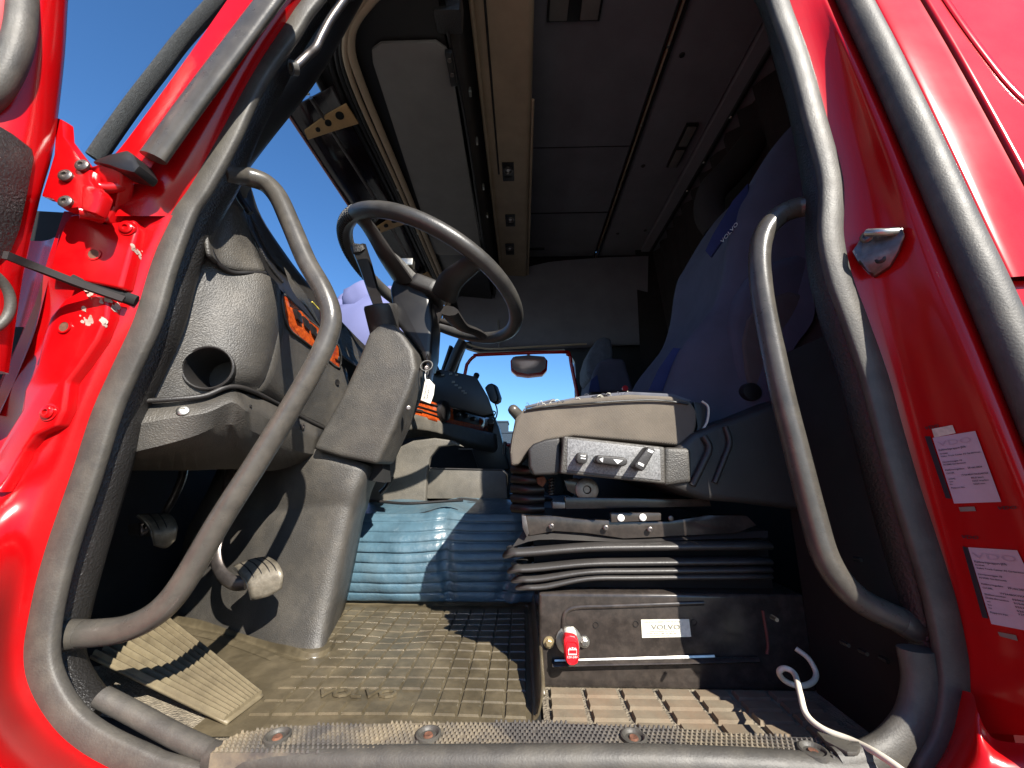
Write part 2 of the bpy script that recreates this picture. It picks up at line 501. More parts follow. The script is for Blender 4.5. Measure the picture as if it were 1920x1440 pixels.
# rows: seal centre, inner red, plate foot, channel bottom, channel edge, outer skin
J = [
    ((346, 400, .004), (318, 404, -.012), (262, 402, -.02), (205, 400, -.03), (160, 398, -.035), (120, 396, -.035)),
    ((308, 500, .004), (272, 500, -.012), (230, 500, -.02), (165, 495, -.03), (118, 490, -.035), (90, 485, -.035)),
    ((278, 600, .004), (240, 600, -.012), (205, 600, -.02), (145, 590, -.025), (95, 580, -.02), (65, 570, -.02)),
    ((240, 683, .004), (205, 683, -.012), (168, 683, -.02), (110, 670, -.022), (68, 655, -.012), (35, 640, -.012)),
    ((202, 767, .004), (168, 767, -.012), (140, 767, -.02), (82, 750, -.022), (40, 735, -.012), (5, 715, -.012)),
    ((166, 880, .004), (128, 880, -.012), (98, 878, -.02), (48, 860, -.022), (5, 845, -.012), (-40, 830, -.012)),
    ((114, 1036, .004), (76, 1034, -.012), (46, 1030, -.025), (-10, 1015, -.05), (-60, 1000, -.06), (-110, 990, -.06)),
    ((85, 1152, .004), (45, 1152, -.014), (15, 1152, -.03), (-40, 1150, -.07), (-110, 1150, -.09), (-200, 1150, -.1)),
    ((77, 1230, .004), (34, 1232, -.014), (5, 1236, -.032), (-50, 1245, -.075), (-120, 1260, -.10), (-220, 1280, -.105)),
    ((90, 1288, .004), (48, 1298, -.014), (18, 1308, -.032), (-35, 1330, -.075), (-100, 1355, -.10), (-200, 1390, -.105)),
    ((125, 1347, .004), (92, 1368, -.014), (68, 1385, -.032), (20, 1425, -.075), (-30, 1470, -.10), (-100, 1540, -.105)),
    ((175, 1390, .004), (152, 1420, -.014), (135, 1440, -.032), (100, 1490, -.075), (60, 1550, -.10), (10, 1640, -.105)),
    ((260, 1432, .004), (245, 1470, -.014), (235, 1495, -.032), (210, 1550, -.075), (190, 1620, -.10), (160, 1720, -.105)),
]
JAMB = loft('door_jamb', [L(r) for r in J], RED, CAB, dense=4, label='red painted front door jamb with chipped paint')
jb = bvh_of(JAMB)
# outer fender skin left of the channel
FEN = [((112, 440, -.04), (90, 450, .01), (70, 452, .02), (40, 450, .02)),
       ((92, 520, -.03), (66, 540, .01), (40, 535, .02), (5, 520, .02)),
       ((66, 620, -.02), (40, 620, .012), (10, 610, .02), (-30, 590, .02)),
       ((34, 700, -.012), (8, 690, .012), (-20, 680, .02), (-70, 660, .02)),
       ((-2, 780, -.012), (-30, 770, .012), (-60, 760, .02), (-110, 740, .02))]
loft('fender_skin', [L(r) for r in FEN], RED, CAB, dense=4)
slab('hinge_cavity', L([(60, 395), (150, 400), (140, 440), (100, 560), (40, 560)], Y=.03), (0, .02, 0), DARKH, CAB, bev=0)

# ---- A pillar above the hinge
def strip(name, left, right, m, yl, yr, n=4, parent=CAB, bulge=0.0):
    rows = []
    for a, b in zip(left, right):
        mid = ((a[0] + b[0]) / 2, (a[1] + b[1]) / 2, (yl + yr) / 2 - bulge)
        rows.append(L([(a[0], a[1], yl), mid, (b[0], b[1], yr)]))
    return loft(name, rows, m, parent, dense=n)
strip('pillar_skin', [(545, -60), (505, -10), (436, 90), (356, 205), (278, 312), (240, 360), (215, 405)],
      [(640, -60), (592, -10), (500, 122), (425, 265), (378, 355), (350, 395), (345, 405)], RED, -.036, .002, bulge=.008)
strip('pillar_skin', [(470, -60), (433, -10), (335, 130), (238, 262), (205, 302), (190, 345)],
      [(560, -60), (520, -10), (420, 130), (320, 262), (280, 318), (260, 345)], RED, -.05, -.045, bulge=.004)
prl = [(0.024 * math.cos(a), 0.011 * math.sin(a)) for a in [2 * math.pi * i / 16 for i in range(16)]]
tube('drip_rail', L([(545, -50), (510, -5), (440, 88), (362, 192), (287, 296)], Y=-.058), 0, TUBEM, CAB, prof=prl, ref=(0.2, 1, 0))
tube('fuzzy_strip', L([(452, -50), (405, 5), (345, 72), (300, 130), (250, 195), (205, 258), (178, 298)], Y=-.045), 0, FUZZ, CAB, prof=circ(0.006, 0.012, 10), ref=(0, 1, 0))
slab('rail_end_cap', L([(168, 302), (205, 288), (238, 280), (250, 290), (261, 310), (250, 323), (222, 316), (200, 308)], Y=-.075), (0, .03, 0), BLACK, CAB, bev=.004)

# stamped reinforcement plates standing proud of the jamb
def onto(pts, bvh, off):
    out = []
    for (x, y) in pts:
        p, n = hit(x, y, bvh, off)
        out.append(p if p is not None else at(x, y, Y=-.03))
    return out
def plate_on(name, pts, bvh, off, m, parent, bev=.003):
    P = onto(pts, bvh, off)
    return slab(name, P, V((0.25, 1, 0)).normalized() * (off + .004), m, parent, bev=bev, seg=3)
pu = plate_on('stamped_plate', [(138, 428), (150, 412), (172, 410), (205, 428), (262, 420), (268, 438), (258, 470), (236, 548), (200, 540), (150, 530), (112, 520), (122, 470)], jb, .012, RED, CAB, .004)
pl = plate_on('stamped_plate', [(168, 550), (190, 556), (216, 566), (212, 600), (196, 640), (165, 690), (142, 720), (136, 770), (122, 800), (86, 818), (64, 845), (30, 900), (4, 935), (4, 880), (40, 830), (66, 770), (70, 735), (92, 690), (104, 640), (116, 600), (140, 565)], jb, .012, RED, CAB, .004)
pt = plate_on('hinge_mount', [(176, 326), (210, 318), (240, 330), (236, 350), (225, 395), (208, 425), (190, 420), (172, 400), (178, 360)], jb, .014, RED, CAB, .004)
pub = bvh_of(pu); plb = bvh_of(pl); ptb = bvh_of(pt)
for (x, y, r, b) in ((238, 428, .0085, pub), (92, 773, .0085, plb)):
    p, n = hit(x, y, b, 0)
    if p: 
        lathe('washer', p, n, [(-.001, r * 1.35), (.0012, r * 1.3), (.0014, r * .8)], RED, CAB)
        bolt(p + n * .001, n, r, RED, CAB)
for (x, y, b, w, h) in ((176, 477, pub, .006, .013), (121, 613, plb, .0085, .0085)):
    p, n = hit(x, y, b, .0006)
    if p: lathe('slot_rim', p, n, [(-.002, .009), (.0008, .0088), (.0008, .0066), (-.001, .006)], RED, CAB, n=18); lathe('hole_shade', p, n, [(-.002, .0066), (.0002, .0064)], RUST, CAB)  # rust-coloured disc paints the shaded inside of the open hole
random.seed(11)
for (x, y, sp_, cnt_) in ((164, 600, 7, 14), (212, 570, 9, 16), (172, 545, 8, 12), (236, 552, 6, 10), (250, 470, 5, 5), (288, 466, 3, 4), (198, 605, 5, 6), (262, 478, 4, 5)):
    vv, ff = [], []
    for q in range(cnt_):
        xx = random.gauss(x, sp_); yy = random.gauss(y, sp_ * 1.2)
        p, n = hit(xx, yy, plb, .0006)
        if p is None or (p - EYE).length > .9: p, n = hit(xx, yy, pub, .0006)
        if p is None or (p - EYE).length > .9: p, n = hit(xx, yy, jb, .0006)
        if p is None: continue
        u = n.orthogonal().normalized(); w = n.cross(u); b0 = len(vv)
        s0 = min(.0034, abs(random.gauss(.0, .0018)) + .0006); th = random.uniform(0, 6)
        for k in range(9):
            a = 2 * math.pi * k / 9; rr = s0 * random.uniform(.6, 1.1)
            vv.append(p + u * (math.cos(a) * rr) + w * (math.sin(a) * rr * 1.7))
        ff.append(tuple(range(b0, b0 + 9)))
    if vv: mk('paint_chips', vv, ff, CHIP, CAB, kind='stuff')
# slot of the door check strap
for (x0, y0, x1, y1) in ((150, 530, 256, 566),):
    a, n = hit(x0, y0, jb, .011); b, _ = hit(x1, y1, jb, .004)
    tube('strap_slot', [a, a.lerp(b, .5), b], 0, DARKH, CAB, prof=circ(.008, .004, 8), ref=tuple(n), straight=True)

# ---- hinge between door and jamb
# ---- check strap
tube('check_strap', L([(10, 478, -.12), (70, 502, -.085), (150, 533, -.055), (232, 562, -.028)]), 0, CURT, None, prof=[(-.0025, -.0045), (.0025, -.0045), (.0025, .0045), (-.0025, .0045)], ref=(0, .3, 1), smooth=False,
     label='thin black door check strap reaching from the door into the slot of the red jamb', cat='strap')

# ================================================================ open door
DOOR = thing('cab_door', (-.66, -.5, -.1), 'open red cab door swung forward with black trim panel', 'door')
XD = -.63
# hinge, swinging with the door
HG = slab('hinge', L([(104, 218), (116, 224), (118, 255), (152, 300), (166, 318), (168, 338), (186, 362), (180, 392), (166, 404), (150, 388), (118, 392), (96, 372), (76, 368), (88, 330), (100, 290)], Y=-.075), (.004, .012, 0), RED, DOOR, bev=.003, label='red painted upper hinge with three socket bolts')
slab('hinge_arm', L([(152, 345), (182, 350), (192, 362), (178, 400), (150, 392)], Y=-.082), (.002, .014, 0), RED, HG, bev=.004)
tube('hinge_knuckle', L([(170, 338, -.068), (190, 352, -.06), (225, 350, -.05), (240, 338, -.045)]), .007, RED, HG, n=10)
tube('hinge_knuckle', L([(148, 398, -.07), (170, 402, -.062), (186, 408, -.05)]), .008, RED, HG, n=10)
for (x, y, m) in ((155, 311, DSTEEL), (124, 330, DSTEEL), (124, 379, DSTEEL)):
    p = at(x, y, Y=-.077); bolt(p, (.1, -1, 0), .0085, m, HG)
edge = L([(150, -120), (134, -40), (128, 0), (122, 100), (110, 210), (98, 290), (80, 353), (62, 425), (50, 480), (42, 520), (30, 600), (16, 700)], X=XD)
far = [V((XD + .008, p.y - .035, p.z)) for p in edge]
back = [V((XD - .07, p.y + .008, p.z)) for p in edge]
out = [V((XD - .02, p.y - .075, p.z)) for p in edge]
loft('door_edge', [back, [V((XD - .02, p.y + .004, p.z)) for p in edge], edge, far, out], RED, DOOR, dense=3)
# lower door shell
box('door_shell', (XD - .10, -1.05, -.25), (XD - .02, -.17, .62), RED, DOOR, bev=.02)
# trim panel with raised rim
tp = L([(-60, 225), (0, 235), (25, 250), (64, 280), (66, 300), (55, 360), (40, 430), (24, 470), (0, 490), (-60, 510)], X=XD + .012)
slab('trim_panel', tp, (-.03, 0, 0), TRIM, DOOR, bev=.004)
tube('speaker_ring', [at(-58, 560, X=XD + .01) + V((0, .035 * math.cos(a), .04 * math.sin(a))) for a in [2 * math.pi * k / 16 for k in range(16)]], .005, SEALM, DOOR, closed=True)
tube('window_seal', L([(52, -120, -.14), (44, 0, -.14), (38, 60, -.14), (22, 115, -.14), (-10, 170, -.14), (-60, 215, -.14)]), .014, SEALM, DOOR)
box('window_frame', (XD - .06, -1.02, .62), (XD - .03, -.95, 1.4), RED, DOOR, bev=.01)
box('window_pane', (XD - .048, -.95, .62), (XD - .044, -.2, 1.4), GLASS, DOOR, bev=0)

# ================================================================ rear jamb (B pillar)
C0 = [(1440, -60, .003), (1457, 0, .003), (1495, 108, .003), (1525, 217, .003), (1554, 325, .003), (1557, 440, .003), (1572, 520, .003), (1605, 610, .003), (1645, 730, .003), (1680, 860, .003), (1710, 965, .003), (1742, 1063, .003), (1764, 1145, .003), (1782, 1230, .003), (1787, 1300, .003), (1780, 1370, .003)]
C1 = [(1492, -60, -.006), (1510, 0, -.006), (1545, 108, -.006), (1575, 217, -.006), (1604, 325, -.006), (1616, 440, -.006), (1632, 530, -.006), (1658, 620, -.006), (1694, 740, -.006), (1728, 860, -.006), (1757, 960, -.006), (1786, 1060, -.006), (1806, 1150, -.006), (1818, 1235, -.006), (1818, 1300, -.006), (1822, 1372, -.006)]
C2 = [(1532, -60), (1555, 0), (1602, 108), (1648, 217), (1690, 325), (1735, 440), (1770, 530), (1808, 620), (1856, 740), (1902, 860), (1940, 960), (1970, 1060), (2000, 1150), (2020, 1235), (2035, 1300), (2040, 1390)]
C3 = [(1565, -60), (1590, 0), (1642, 108), (1692, 217), (1740, 325), (1790, 440), (1830, 530), (1868, 620), (1918, 740), (1968, 860), (2010, 960), (2050, 1060), (2085, 1150), (2110, 1235), (2130, 1300), (2150, 1390)]
c0 = L(C0); c1 = L(C1)
c2 = [at(x, y, X=.487) for x, y in C2]; c3 = [at(x, y, X=.512) for x, y in C3]
rows = []
for a, b, c, d in zip(c0, c1, c2, c3):
    rows.append([a, b, b.lerp(c, .45) + V((.006, .0, 0)), c + V((.002, .004, 0)), d + V((0, .012, 0))])
JR = loft('door_jamb', rows, RED, CAB, dense=4, label='shaded red rear door jamb with paper labels')
jr = bvh_of(JR)
# big rubber strip on the rear shut line
tube('shut_line_rubber', [p + V((.004, -.004, 0)) for p in c3], 0, SEALM, CAB, prof=circ(.019, .017, 16), ref=(0, 1, 0), label='thick black rubber strip along the rear shut line')
# outer side skin behind the door
skin = []
for i, p in enumerate(c3):
    skin.append([p + V((.012, .012, 0)), p + V((.02, -.008, 0)), p + V((.032, -.014, 0)), p + V((.09, -.016, 0)), p + V((.16, -.017, 0)), p + V((.9, -.018, 0))])
SK = loft('side_skin', skin[:7], RED, CAB, dense=4, label='glossy red outer side panel behind the door')
sk2 = [[q + V((0, .012, 0)) for q in r] for r in skin[6:]]
loft('side_skin', sk2, RED, CAB, dense=3)
skb = bvh_of(SK)
g = [hit(x, y, skb, .001)[0] for x, y in ((1745, -45), (1772, 0), (1815, 62), (1858, 119), (1890, 158), (1925, 192), (1980, 230))]
g = [q for q in g if q is not None]
tube('swage_bead', g, 0, RED, CAB, prof=circ(.005, .0016, 10), ref=(0, 1, 0))
# catch and hatch edge at the foot of the panel
a = at(1895, 590, X=.60)
box('catch', (.585, a.y - .008, a.z - .03), (.68, a.y + .01, a.z + .02), RED, CAB, bev=.004)
box('catch_tongue', (.592, a.y - .014, a.z - .012), (.625, a.y - .006, a.z - .002), STEEL, CAB, bev=.002)
# lower corner: flush red sill skin
SC = [((1787, 1293, .003), (1822, 1300, -.02), (1832, 1330, -.035), (1850, 1370, -.04), (1880, 1390, -.045), (1990, 1396, -.06)),
      ((1775, 1377, .003), (1800, 1385, -.025), (1825, 1405, -.045), (1850, 1425, -.055), (1890, 1440, -.06), (2000, 1450, -.07)),
      ((1742, 1440, .003), (1760, 1460, -.028), (1790, 1485, -.05), (1830, 1510, -.06), (1890, 1530, -.066), (2000, 1540, -.075)),
      ((1690, 1492, .003), (1700, 1520, -.028), (1730, 1560, -.05), (1790, 1600, -.065), (1880, 1640, -.075), (2000, 1660, -.08))]
loft('sill_skin', [L(r) for r in SC], RED, CAB, dense=5)
loft('sill_skin', [[V((x, 0.004, -.07)), V((x, -.03, -.085)), V((x, -.08, -.10)), V((x, -.10, -.3))] for x in (-.36, -.1, .15, .36)], RED, CAB, dense=2)

# striker
ST = thing('door_striker', at(1650, 500, Y=-.03), 'bare steel door striker plate bolted to the red rear jamb', 'striker')
def onr(x, y, o=.002):
    p, n = hit(x, y, jr, o)
    return p
sp = [onr(x, y, .010) for x, y in ((1588, 478), (1600, 462), (1618, 448), (1690, 424), (1706, 426), (1711, 440), (1700, 470), (1680, 500), (1646, 521), (1625, 515), (1600, 497))]
slab('plate', sp, V((.7, .7, 0)) * .012, DSTEEL, ST, bev=.003)
pA = onr(1636, 449, .012); nA = hit(1636, 449, jr)[1]
bolt(pA, nA, .0085, DSTEEL, ST)
tube('latch_pin', [onr(1644, 446, .024), onr(1672, 442, .024), onr(1692, 436, .018), onr(1697, 434, .006)], .0048, STEEL, ST, n=10)
pB = onr(1663, 487, .0105)
bolt(pB, nA, .0075, BLACK, ST)

# body labels on the jamb
def label_quad(c):
    P = [onr(x, y, .0012) for x, y in c]
    return P
def calib(c, strip_c, lines, lab, extra):
    P = label_quad(c)
    t = thing('calibration_label', (P[2] + P[3]) / 2, lab, 'label')
    TL, TR, BR, BL = P
    rows = []
    for i in range(7):
        rows.append([onr(*(V(c[0]).lerp(V(c[3]), i / 6).lerp(V(c[1]).lerp(V(c[2]), i / 6), j / 6)), .0012) for j in range(7)])
    loft('paper', rows, PAPER, t)
    S_ = label_quad(strip_c)
    mk('dark_edge', S_, [(0, 1, 2, 3)], INK, t)
    def P3(u, v):
        a = V(c[0]).lerp(V(c[3]), v); b = V(c[1]).lerp(V(c[2]), v); q = a.lerp(b, u)
        return onr(q.x, q.y, .0019)
    for (s, u, v, h, w, m) in lines:
        vs, fs = words(s, 1.0, 0.012 if m is INK else 0.0)
        xs = [p.x for p in vs]; x0, x1 = min(xs), max(xs)
        pts = [P3(u + (p.x - x0) / (x1 - x0) * w, v - p.y / .7 * h) for p in vs]
        if all(p is not None for p in pts): mk('print', pts, fs, m, t)
    for (s, x0, y0, x1, y1, h) in extra:
        vs, fs = words(s, 1.0, .02)
        xs = [p.x for p in vs]; a0, a1 = min(xs), max(xs)
        pts = []
        for p in vs:
            k = (p.x - a0) / (a1 - a0)
            pts.append(onr(x0 + (x1 - x0) * k, y0 + (y1 - y0) * k - p.y / .7 * h, .0012))
        if all(p is not None for p in pts): mk('print', pts, fs, INK, t)
    return t
T1 = [('VDO', .08, .14, .075, .78, PALEINK), ('Kalibreringsrapport §57b', .06, .205, .026, .62, INK), ('N-0244', .06, .26, .020, .17, INK),
      ('Volvo Truck Center AS Gardermoen', .06, .30, .022, .90, INK), ('Hovemovegen 18', .06, .385, .022, .43, INK), ('N-2060 Gardermoen', .06, .425, .022, .50, INK),
      ('Kalibreringsdato', .06, .505, .022, .42, INK), ('29.okt.2024', .56, .505, .024, .32, INK), ('CH.NR.', .06, .555, .022, .18, INK), ('YV2A4B3C9XA240768', .36, .60, .022, .60, INK),
      ('w/WG', .06, .64, .02, .15, INK), ('80,0 km/t', .56, .65, .022, .28, INK), ('wn', .06, .68, .018, .08, INK), ('5257 imp/km', .56, .695, .022, .36, INK),
      ('lo', .06, .72, .018, .05, INK), ('3250 mm', .56, .74, .022, .26, INK), ('Rapport No.', .06, .775, .022, .30, INK)]
T2 = [('VDO', .05, .14, .075, .86, PALEINK), ('Kalibreringsrapport §57b', .05, .195, .026, .62, INK), ('N-0244', .05, .235, .02, .17, INK),
      ('Volvo Truck Center AS Gardermoen', .05, .275, .022, .90, INK), ('Hovemovegen 18', .05, .355, .022, .43, INK), ('N-2060 Gardermoen', .05, .40, .022, .48, INK),
      ('Kalibreringsdato', .05, .48, .022, .38, INK), ('29.okt.2024', .5, .49, .024, .34, INK), ('CH.NR.', .05, .53, .022, .18, INK), ('YV2A4B3C9XA240768', .32, .575, .022, .62, INK),
      ('Skiltenummer', .05, .615, .022, .36, INK), ('0256271', .5, .63, .022, .26, INK), ('Dekkdimensjon', .05, .66, .022, .38, INK), ('315/80', .5, .675, .022, .22, INK),
      ('wn', .05, .705, .018, .06, INK), ('5257', .5, .72, .022, .16, INK), ('kn', .05, .75, .018, .06, INK), ('5257', .5, .77, .022, .16, INK), ('lo', .05, .79, .018, .05, INK), ('3250', .5, .81, .022, .16, INK), ('Rapport No.', .05, .85, .022, .28, INK)]
calib([(1750, 821), (1831, 808), (1880, 941), (1791, 944)], [(1735, 818), (1746, 818), (1785, 935), (1775, 934)], T1,
      'pinkish white calibration label with a brown tab of tape above it', [('VDO', 1735, 806, 1762, 801, 6), ('VDO', 1872, 956, 1909, 954, 6)])
calib([(1817, 1026), (1910, 1032), (1990, 1195), (1861, 1170)], [(1806, 1024), (1817, 1027), (1855, 1160), (1844, 1158)], T2,
      'pinkish white calibration label with more lines of print, lower on the red jamb', [('VDO', 1804, 1009, 1837, 1011, 6)])
def chipquad(name, c, m, lab, cat):
    P = label_quad(c)
    slab(name, P, V((.0, .0015, 0)), m, None, bev=0, label=lab, cat=cat)
chipquad('tape_tab', [(1751, 804), (1788, 797), (1794, 812), (1756, 820)], CREAM, 'small brown tape tab at the head of the upper calibration label', 'tape')
chipquad('type_sticker', [(1802, 951), (1829, 950), (1832, 958), (1805, 959)], GREYINK, 'tiny grey metallic sticker just under the upper calibration label', 'sticker')
chipquad('type_sticker', [(1876, 1186), (1908, 1192), (1911, 1202), (1880, 1194)], GREYINK, 'tiny grey metallic sticker just under the lower calibration label', 'sticker')
# ================================================================ cab interior shell
YF = 2.05           # passenger side wall
box('cab_floor', (-1.12, 0.03, FZ - .06), (1.5, YF, FZ - .004), DARKH, CAB, bev=0)
box('rear_wall', (1.5, .05, FZ), (1.54, YF, 1.85), CURT, CAB, bev=0)
box('roof_panel', (.045, .06, 1.80), (.525, YF, 1.83), LINING, CAB, bev=.004)
box('roof_panel', (.545, .06, 1.80), (.835, YF, 1.83), LINING, CAB, bev=.004)
box('roof_panel', (.842, .06, 1.785), (1.5, YF, 1.83), LINING, CAB, bev=.004)
box('roof_shell', (-.50, -.02, 1.86), (1.54, YF + .05, 1.90), RED, CAB, bev=.01)
box('cab_side', (.53, .005, FZ), (1.54, .045, 1.86), RED, CAB, bev=0)
# seams and the sliding rail across the roof
for dx in (-.014, .0, .014):
    box('roof_rail', (.535 + dx - .003, .07, 1.788), (.535 + dx + .003, YF, 1.802), TRIM if dx else BEIGE, CAB, bev=.001)
for y in (.62, .95, 1.35, 1.8):
    lathe('rail_screw', (.535, y, 1.788), (0, 0, -1), [(0, .006), (.002, .005), (.002, .002)], STEEL, CAB, n=10)
for (x, y) in ((.62, 1.2), (.80, 1.75), (.63, 1.78), (.60, .66)):
    lathe('roof_clip', (x, y, 1.80), (0, 0, -1), [(0, .011), (.003, .009)], TRIM, CAB, n=12)
box('panel_seam', (.05, 1.555, 1.796), (.52, 1.562, 1.801), TRIM, CAB, bev=.001)
box('panel_seam', (.05, 1.07, 1.797), (.52, 1.073, 1.801), TRIM, CAB, bev=.001)
# roof lamps
def lamp(p0, p1, label):
    t = thing('roof_lamp', (V(p0) + V(p1)) / 2, label, 'lamp')
    box('lamp_base', (p0[0], p0[1], 1.786), (p1[0], p1[1], 1.80), BLACK, t, bev=.003)
    w = p1[0] - p0[0]; d = p1[1] - p0[1]
    if w > d:
        box('lens', (p0[0] + .008, p0[1] + .008, 1.779), (p0[0] + w * .38, p1[1] - .008, 1.787), GREYV, t, bev=.003)
        box('lens', (p0[0] + w * .62, p0[1] + .008, 1.779), (p1[0] - .008, p1[1] - .008, 1.787), GREYV, t, bev=.003)
    else:
        box('lens', (p0[0] + .008, p0[1] + .008, 1.779), (p1[0] - .008, p0[1] + d * .45, 1.787), GREYV, t, bev=.003)
        box('lens', (p0[0] + .008, p0[1] + d * .55, 1.779), (p1[0] - .008, p1[1] - .008, 1.787), GREYV, t, bev=.003)
lamp((.09, .42, 1.78), (.27, .53, 1.80), 'dark double lens lamp in the roof lining beside the beige shelf')
lamp((.735, .95, 1.78), (.79, 1.20, 1.80), 'long narrow dark lamp in the roof lining behind the sliding rail')
box('vent_slot', (.05, 1.93, 1.792), (.16, 1.95, 1.801), BLACK, CAB, bev=.002)
lathe('coat_hook', (.93, .62, 1.785), (0, 0, -1), [(0, .018), (.004, .016), (.006, .008), (.02, .006)], STEEL, CAB)

# beige overhead shelf with switches
SH = thing('overhead_shelf', (-.045, 1.1, 1.60), 'beige overhead shelf with three round switch units above the windscreen', 'shelf')
sec = [(-.145, 1.62), (-.135, 1.602), (-.115, 1.598), (.02, 1.598), (.036, 1.606), (.042, 1.64), (.042, 1.795)]
loft('shelf_underside', [[V((x, y, z)) for x, z in sec] for y in [.10, .3, .6, .9, 1.2, 1.5, 1.8, YF]], BEIGE, SH)
tube('shelf_bead', [(.045, y, 1.615) for y in (.66, 1.2, 2.02)], .006, BEIGE, SH, n=10)
tube('shelf_bead', [(-.10, y, 1.597) for y in (.15, .55, 1.0)], .004, TRIM, SH, n=8)
tube('shelf_bead', [(-.14, y, 1.602) for y in (.12, 1, 2.02)], .007, BEIGE, SH, n=8)
def switch_unit(px, py, h, lab):
    p = at(px, py, Z=1.597)
    t = thing('switch_unit', p, lab, 'switch')
    box('bezel', (p.x - .026, p.y - h, p.z - .004), (p.x + .026, p.y + h, p.z + .001), BLACK, t, bev=.002)
    lathe('reading_lamp', (p.x, p.y - h * .25, p.z - .004), (0, 0, -1), [(0, .022), (.005, .021), (.006, .016), (.001, .013)], DSTEEL, t)
    lathe('bulb', (p.x, p.y - h * .25, p.z - .004), (0, 0, -1), [(0, .008), (.004, .006)], WHITEI, t, n=12)
    box('rocker', (p.x - .018, p.y + h * .45, p.z - .008), (p.x + .018, p.y + h * .85, p.z - .003), PLASD, t, bev=.002)
switch_unit(953, 322, .055, 'square black reading lamp unit with round lens, nearest the driver door on the beige shelf')
switch_unit(957, 413, .05, 'square black lamp unit in the middle of the beige shelf')
switch_unit(956, 467, .06, 'square black lamp unit on the passenger end of the beige shelf')
# dark face between shelf and visor
loft('shelf_front', [[V((-.145, y, 1.62)), V((-.17, y, 1.60)), V((-.175, y, 1.50)), V((-.185, y, 1.43))] for y in (.1, .6, 1.2, YF)], PLASD, SH)
box('shelf_end', (-.22, .24, 1.42), (-.15, .30, 1.50), TRIM, SH, bev=.01)
for y in (.55, .75, 1.0, 1.2):
    box('clip', (-.178, y, 1.53), (-.166, y + .02, 1.55), STEEL, SH, bev=.001)
# inner sun visor, flat under the header
VI = thing('sun_visor', (-.32, .8, 1.41), 'large flat grey sun visor with rounded corners under the windscreen header', 'sun visor')
vo = [(-.415, .36), (-.405, .325), (-.375, .31), (-.225, .31), (-.20, .33), (-.195, .37), (-.21, 1.33), (-.225, 1.36), (-.25, 1.37), (-.43, 1.36), (-.455, 1.35), (-.46, 1.32)]
slab('panel', [V((x, y, 1.412)) for x, y in vo], (0, 0, .014), GREYV, VI, bev=.005)
tube('frame', [V((x + .0, y, 1.424)) for x, y in ((-.19, .29), (-.183, .6), (-.19, 1.0), (-.20, 1.40))], .006, TRIM, VI, n=8)
box('hinge_block', (-.205, .325, 1.396), (-.185, .42, 1.412), BLACK, VI, bev=.003)
for y in (.345, .385): lathe('screw', (-.195, y, 1.397), (0, 0, -1), [(0, .007), (.002, .006), (.002, .003)], DSTEEL, VI, n=10)
box('hinge_block', (-.24, 1.30, 1.396), (-.20, 1.37, 1.412), BLACK, VI, bev=.003)

# windscreen surround: header mouldings
for (dx, dz, r, m) in ((-.015, .0, .012, BEIGE), (-.038, -.004, .008, BEIGE), (-.055, .002, .006, TRIM), (-.07, .012, .010, BLACK), (-.095, .02, .010, BLACK)):
    x = -.455 + dx
    tube('header_moulding', [V((x - .06, 2.02, 1.28 + dz)), V((x - .03, 1.95, 1.36 + dz)), V((x - .005, 1.8, 1.405 + dz)), V((x, 1.3, 1.41 + dz)), V((x, .8, 1.41 + dz)), V((x + .0, .42, 1.41 + dz)), V((x + .012 - dx * .6, .30 + dx * .4, 1.41 + dz)), V((x + .08 - dx * .9, .23 + dx * .6, 1.415 + dz)), V((x + .2, .19 + dx * .6, 1.44 + dz)), V((x + .45, .16 + dx * .6, 1.50 + dz))], r, m, CAB, n=10)
for y in (.5, .85, 1.15): 
    p = V((-.497, y, 1.405)); lathe('moulding_clip', p, (0, 0, -1), [(0, .007), (.006, .005)], STEEL, CAB, n=8)
box('header_beam', (-.60, .12, 1.43), (-.20, YF, 1.48), BLACK, CAB, bev=.01)
box('front_roof', (-.62, -.02, 1.48), (-.19, YF + .05, 1.87), BLACK, CAB, bev=.01)
box('front_roof', (-.19, -.02, 1.82), (.05, YF + .05, 1.87), BLACK, CAB, bev=0)
box('roof_side', (-.62, -.06, 1.68), (1.54, .06, 1.90), RED, CAB, bev=.01)
box('roof_side', (.45, -.02, 1.2), (.54, .05, 1.70), RED, CAB, bev=.01)
# near inner A pillar
tube('pillar_cover', [V((-.24, .06, 1.45)), V((-.33, .07, 1.25)), V((-.405, .075, 1.06)), V((-.49, .075, .90)), V((-.57, .08, .76)), V((-.62, .08, .66))], 0, BLACK, CAB, prof=circ(.022, .035, 12), ref=(0, 1, 0))
tube('pillar_cover', [V((-.40, .15, 1.46)), V((-.42, .15, 1.40)), V((-.47, .14, 1.28)), V((-.50, .10, 1.15)), V((-.50, .09, 1.0))], .03, BLACK, CAB, n=12)
# drain hose
tube('drain_hose', L([(553, 127, .025), (575, 106, .03), (592, 90, .03), (602, 70, .03), (618, 40, .03), (640, 8, .03), (665, -25, .03)]), .007, DSTEEL, CAB, n=12)
p = at(552, 128, Y=.025); lathe('hose_end', p, (-.6, -.6, -.5), [(-.004, .0105), (.006, .0115), (.006, .007), (0, .006)], SEALM, CAB, n=14)
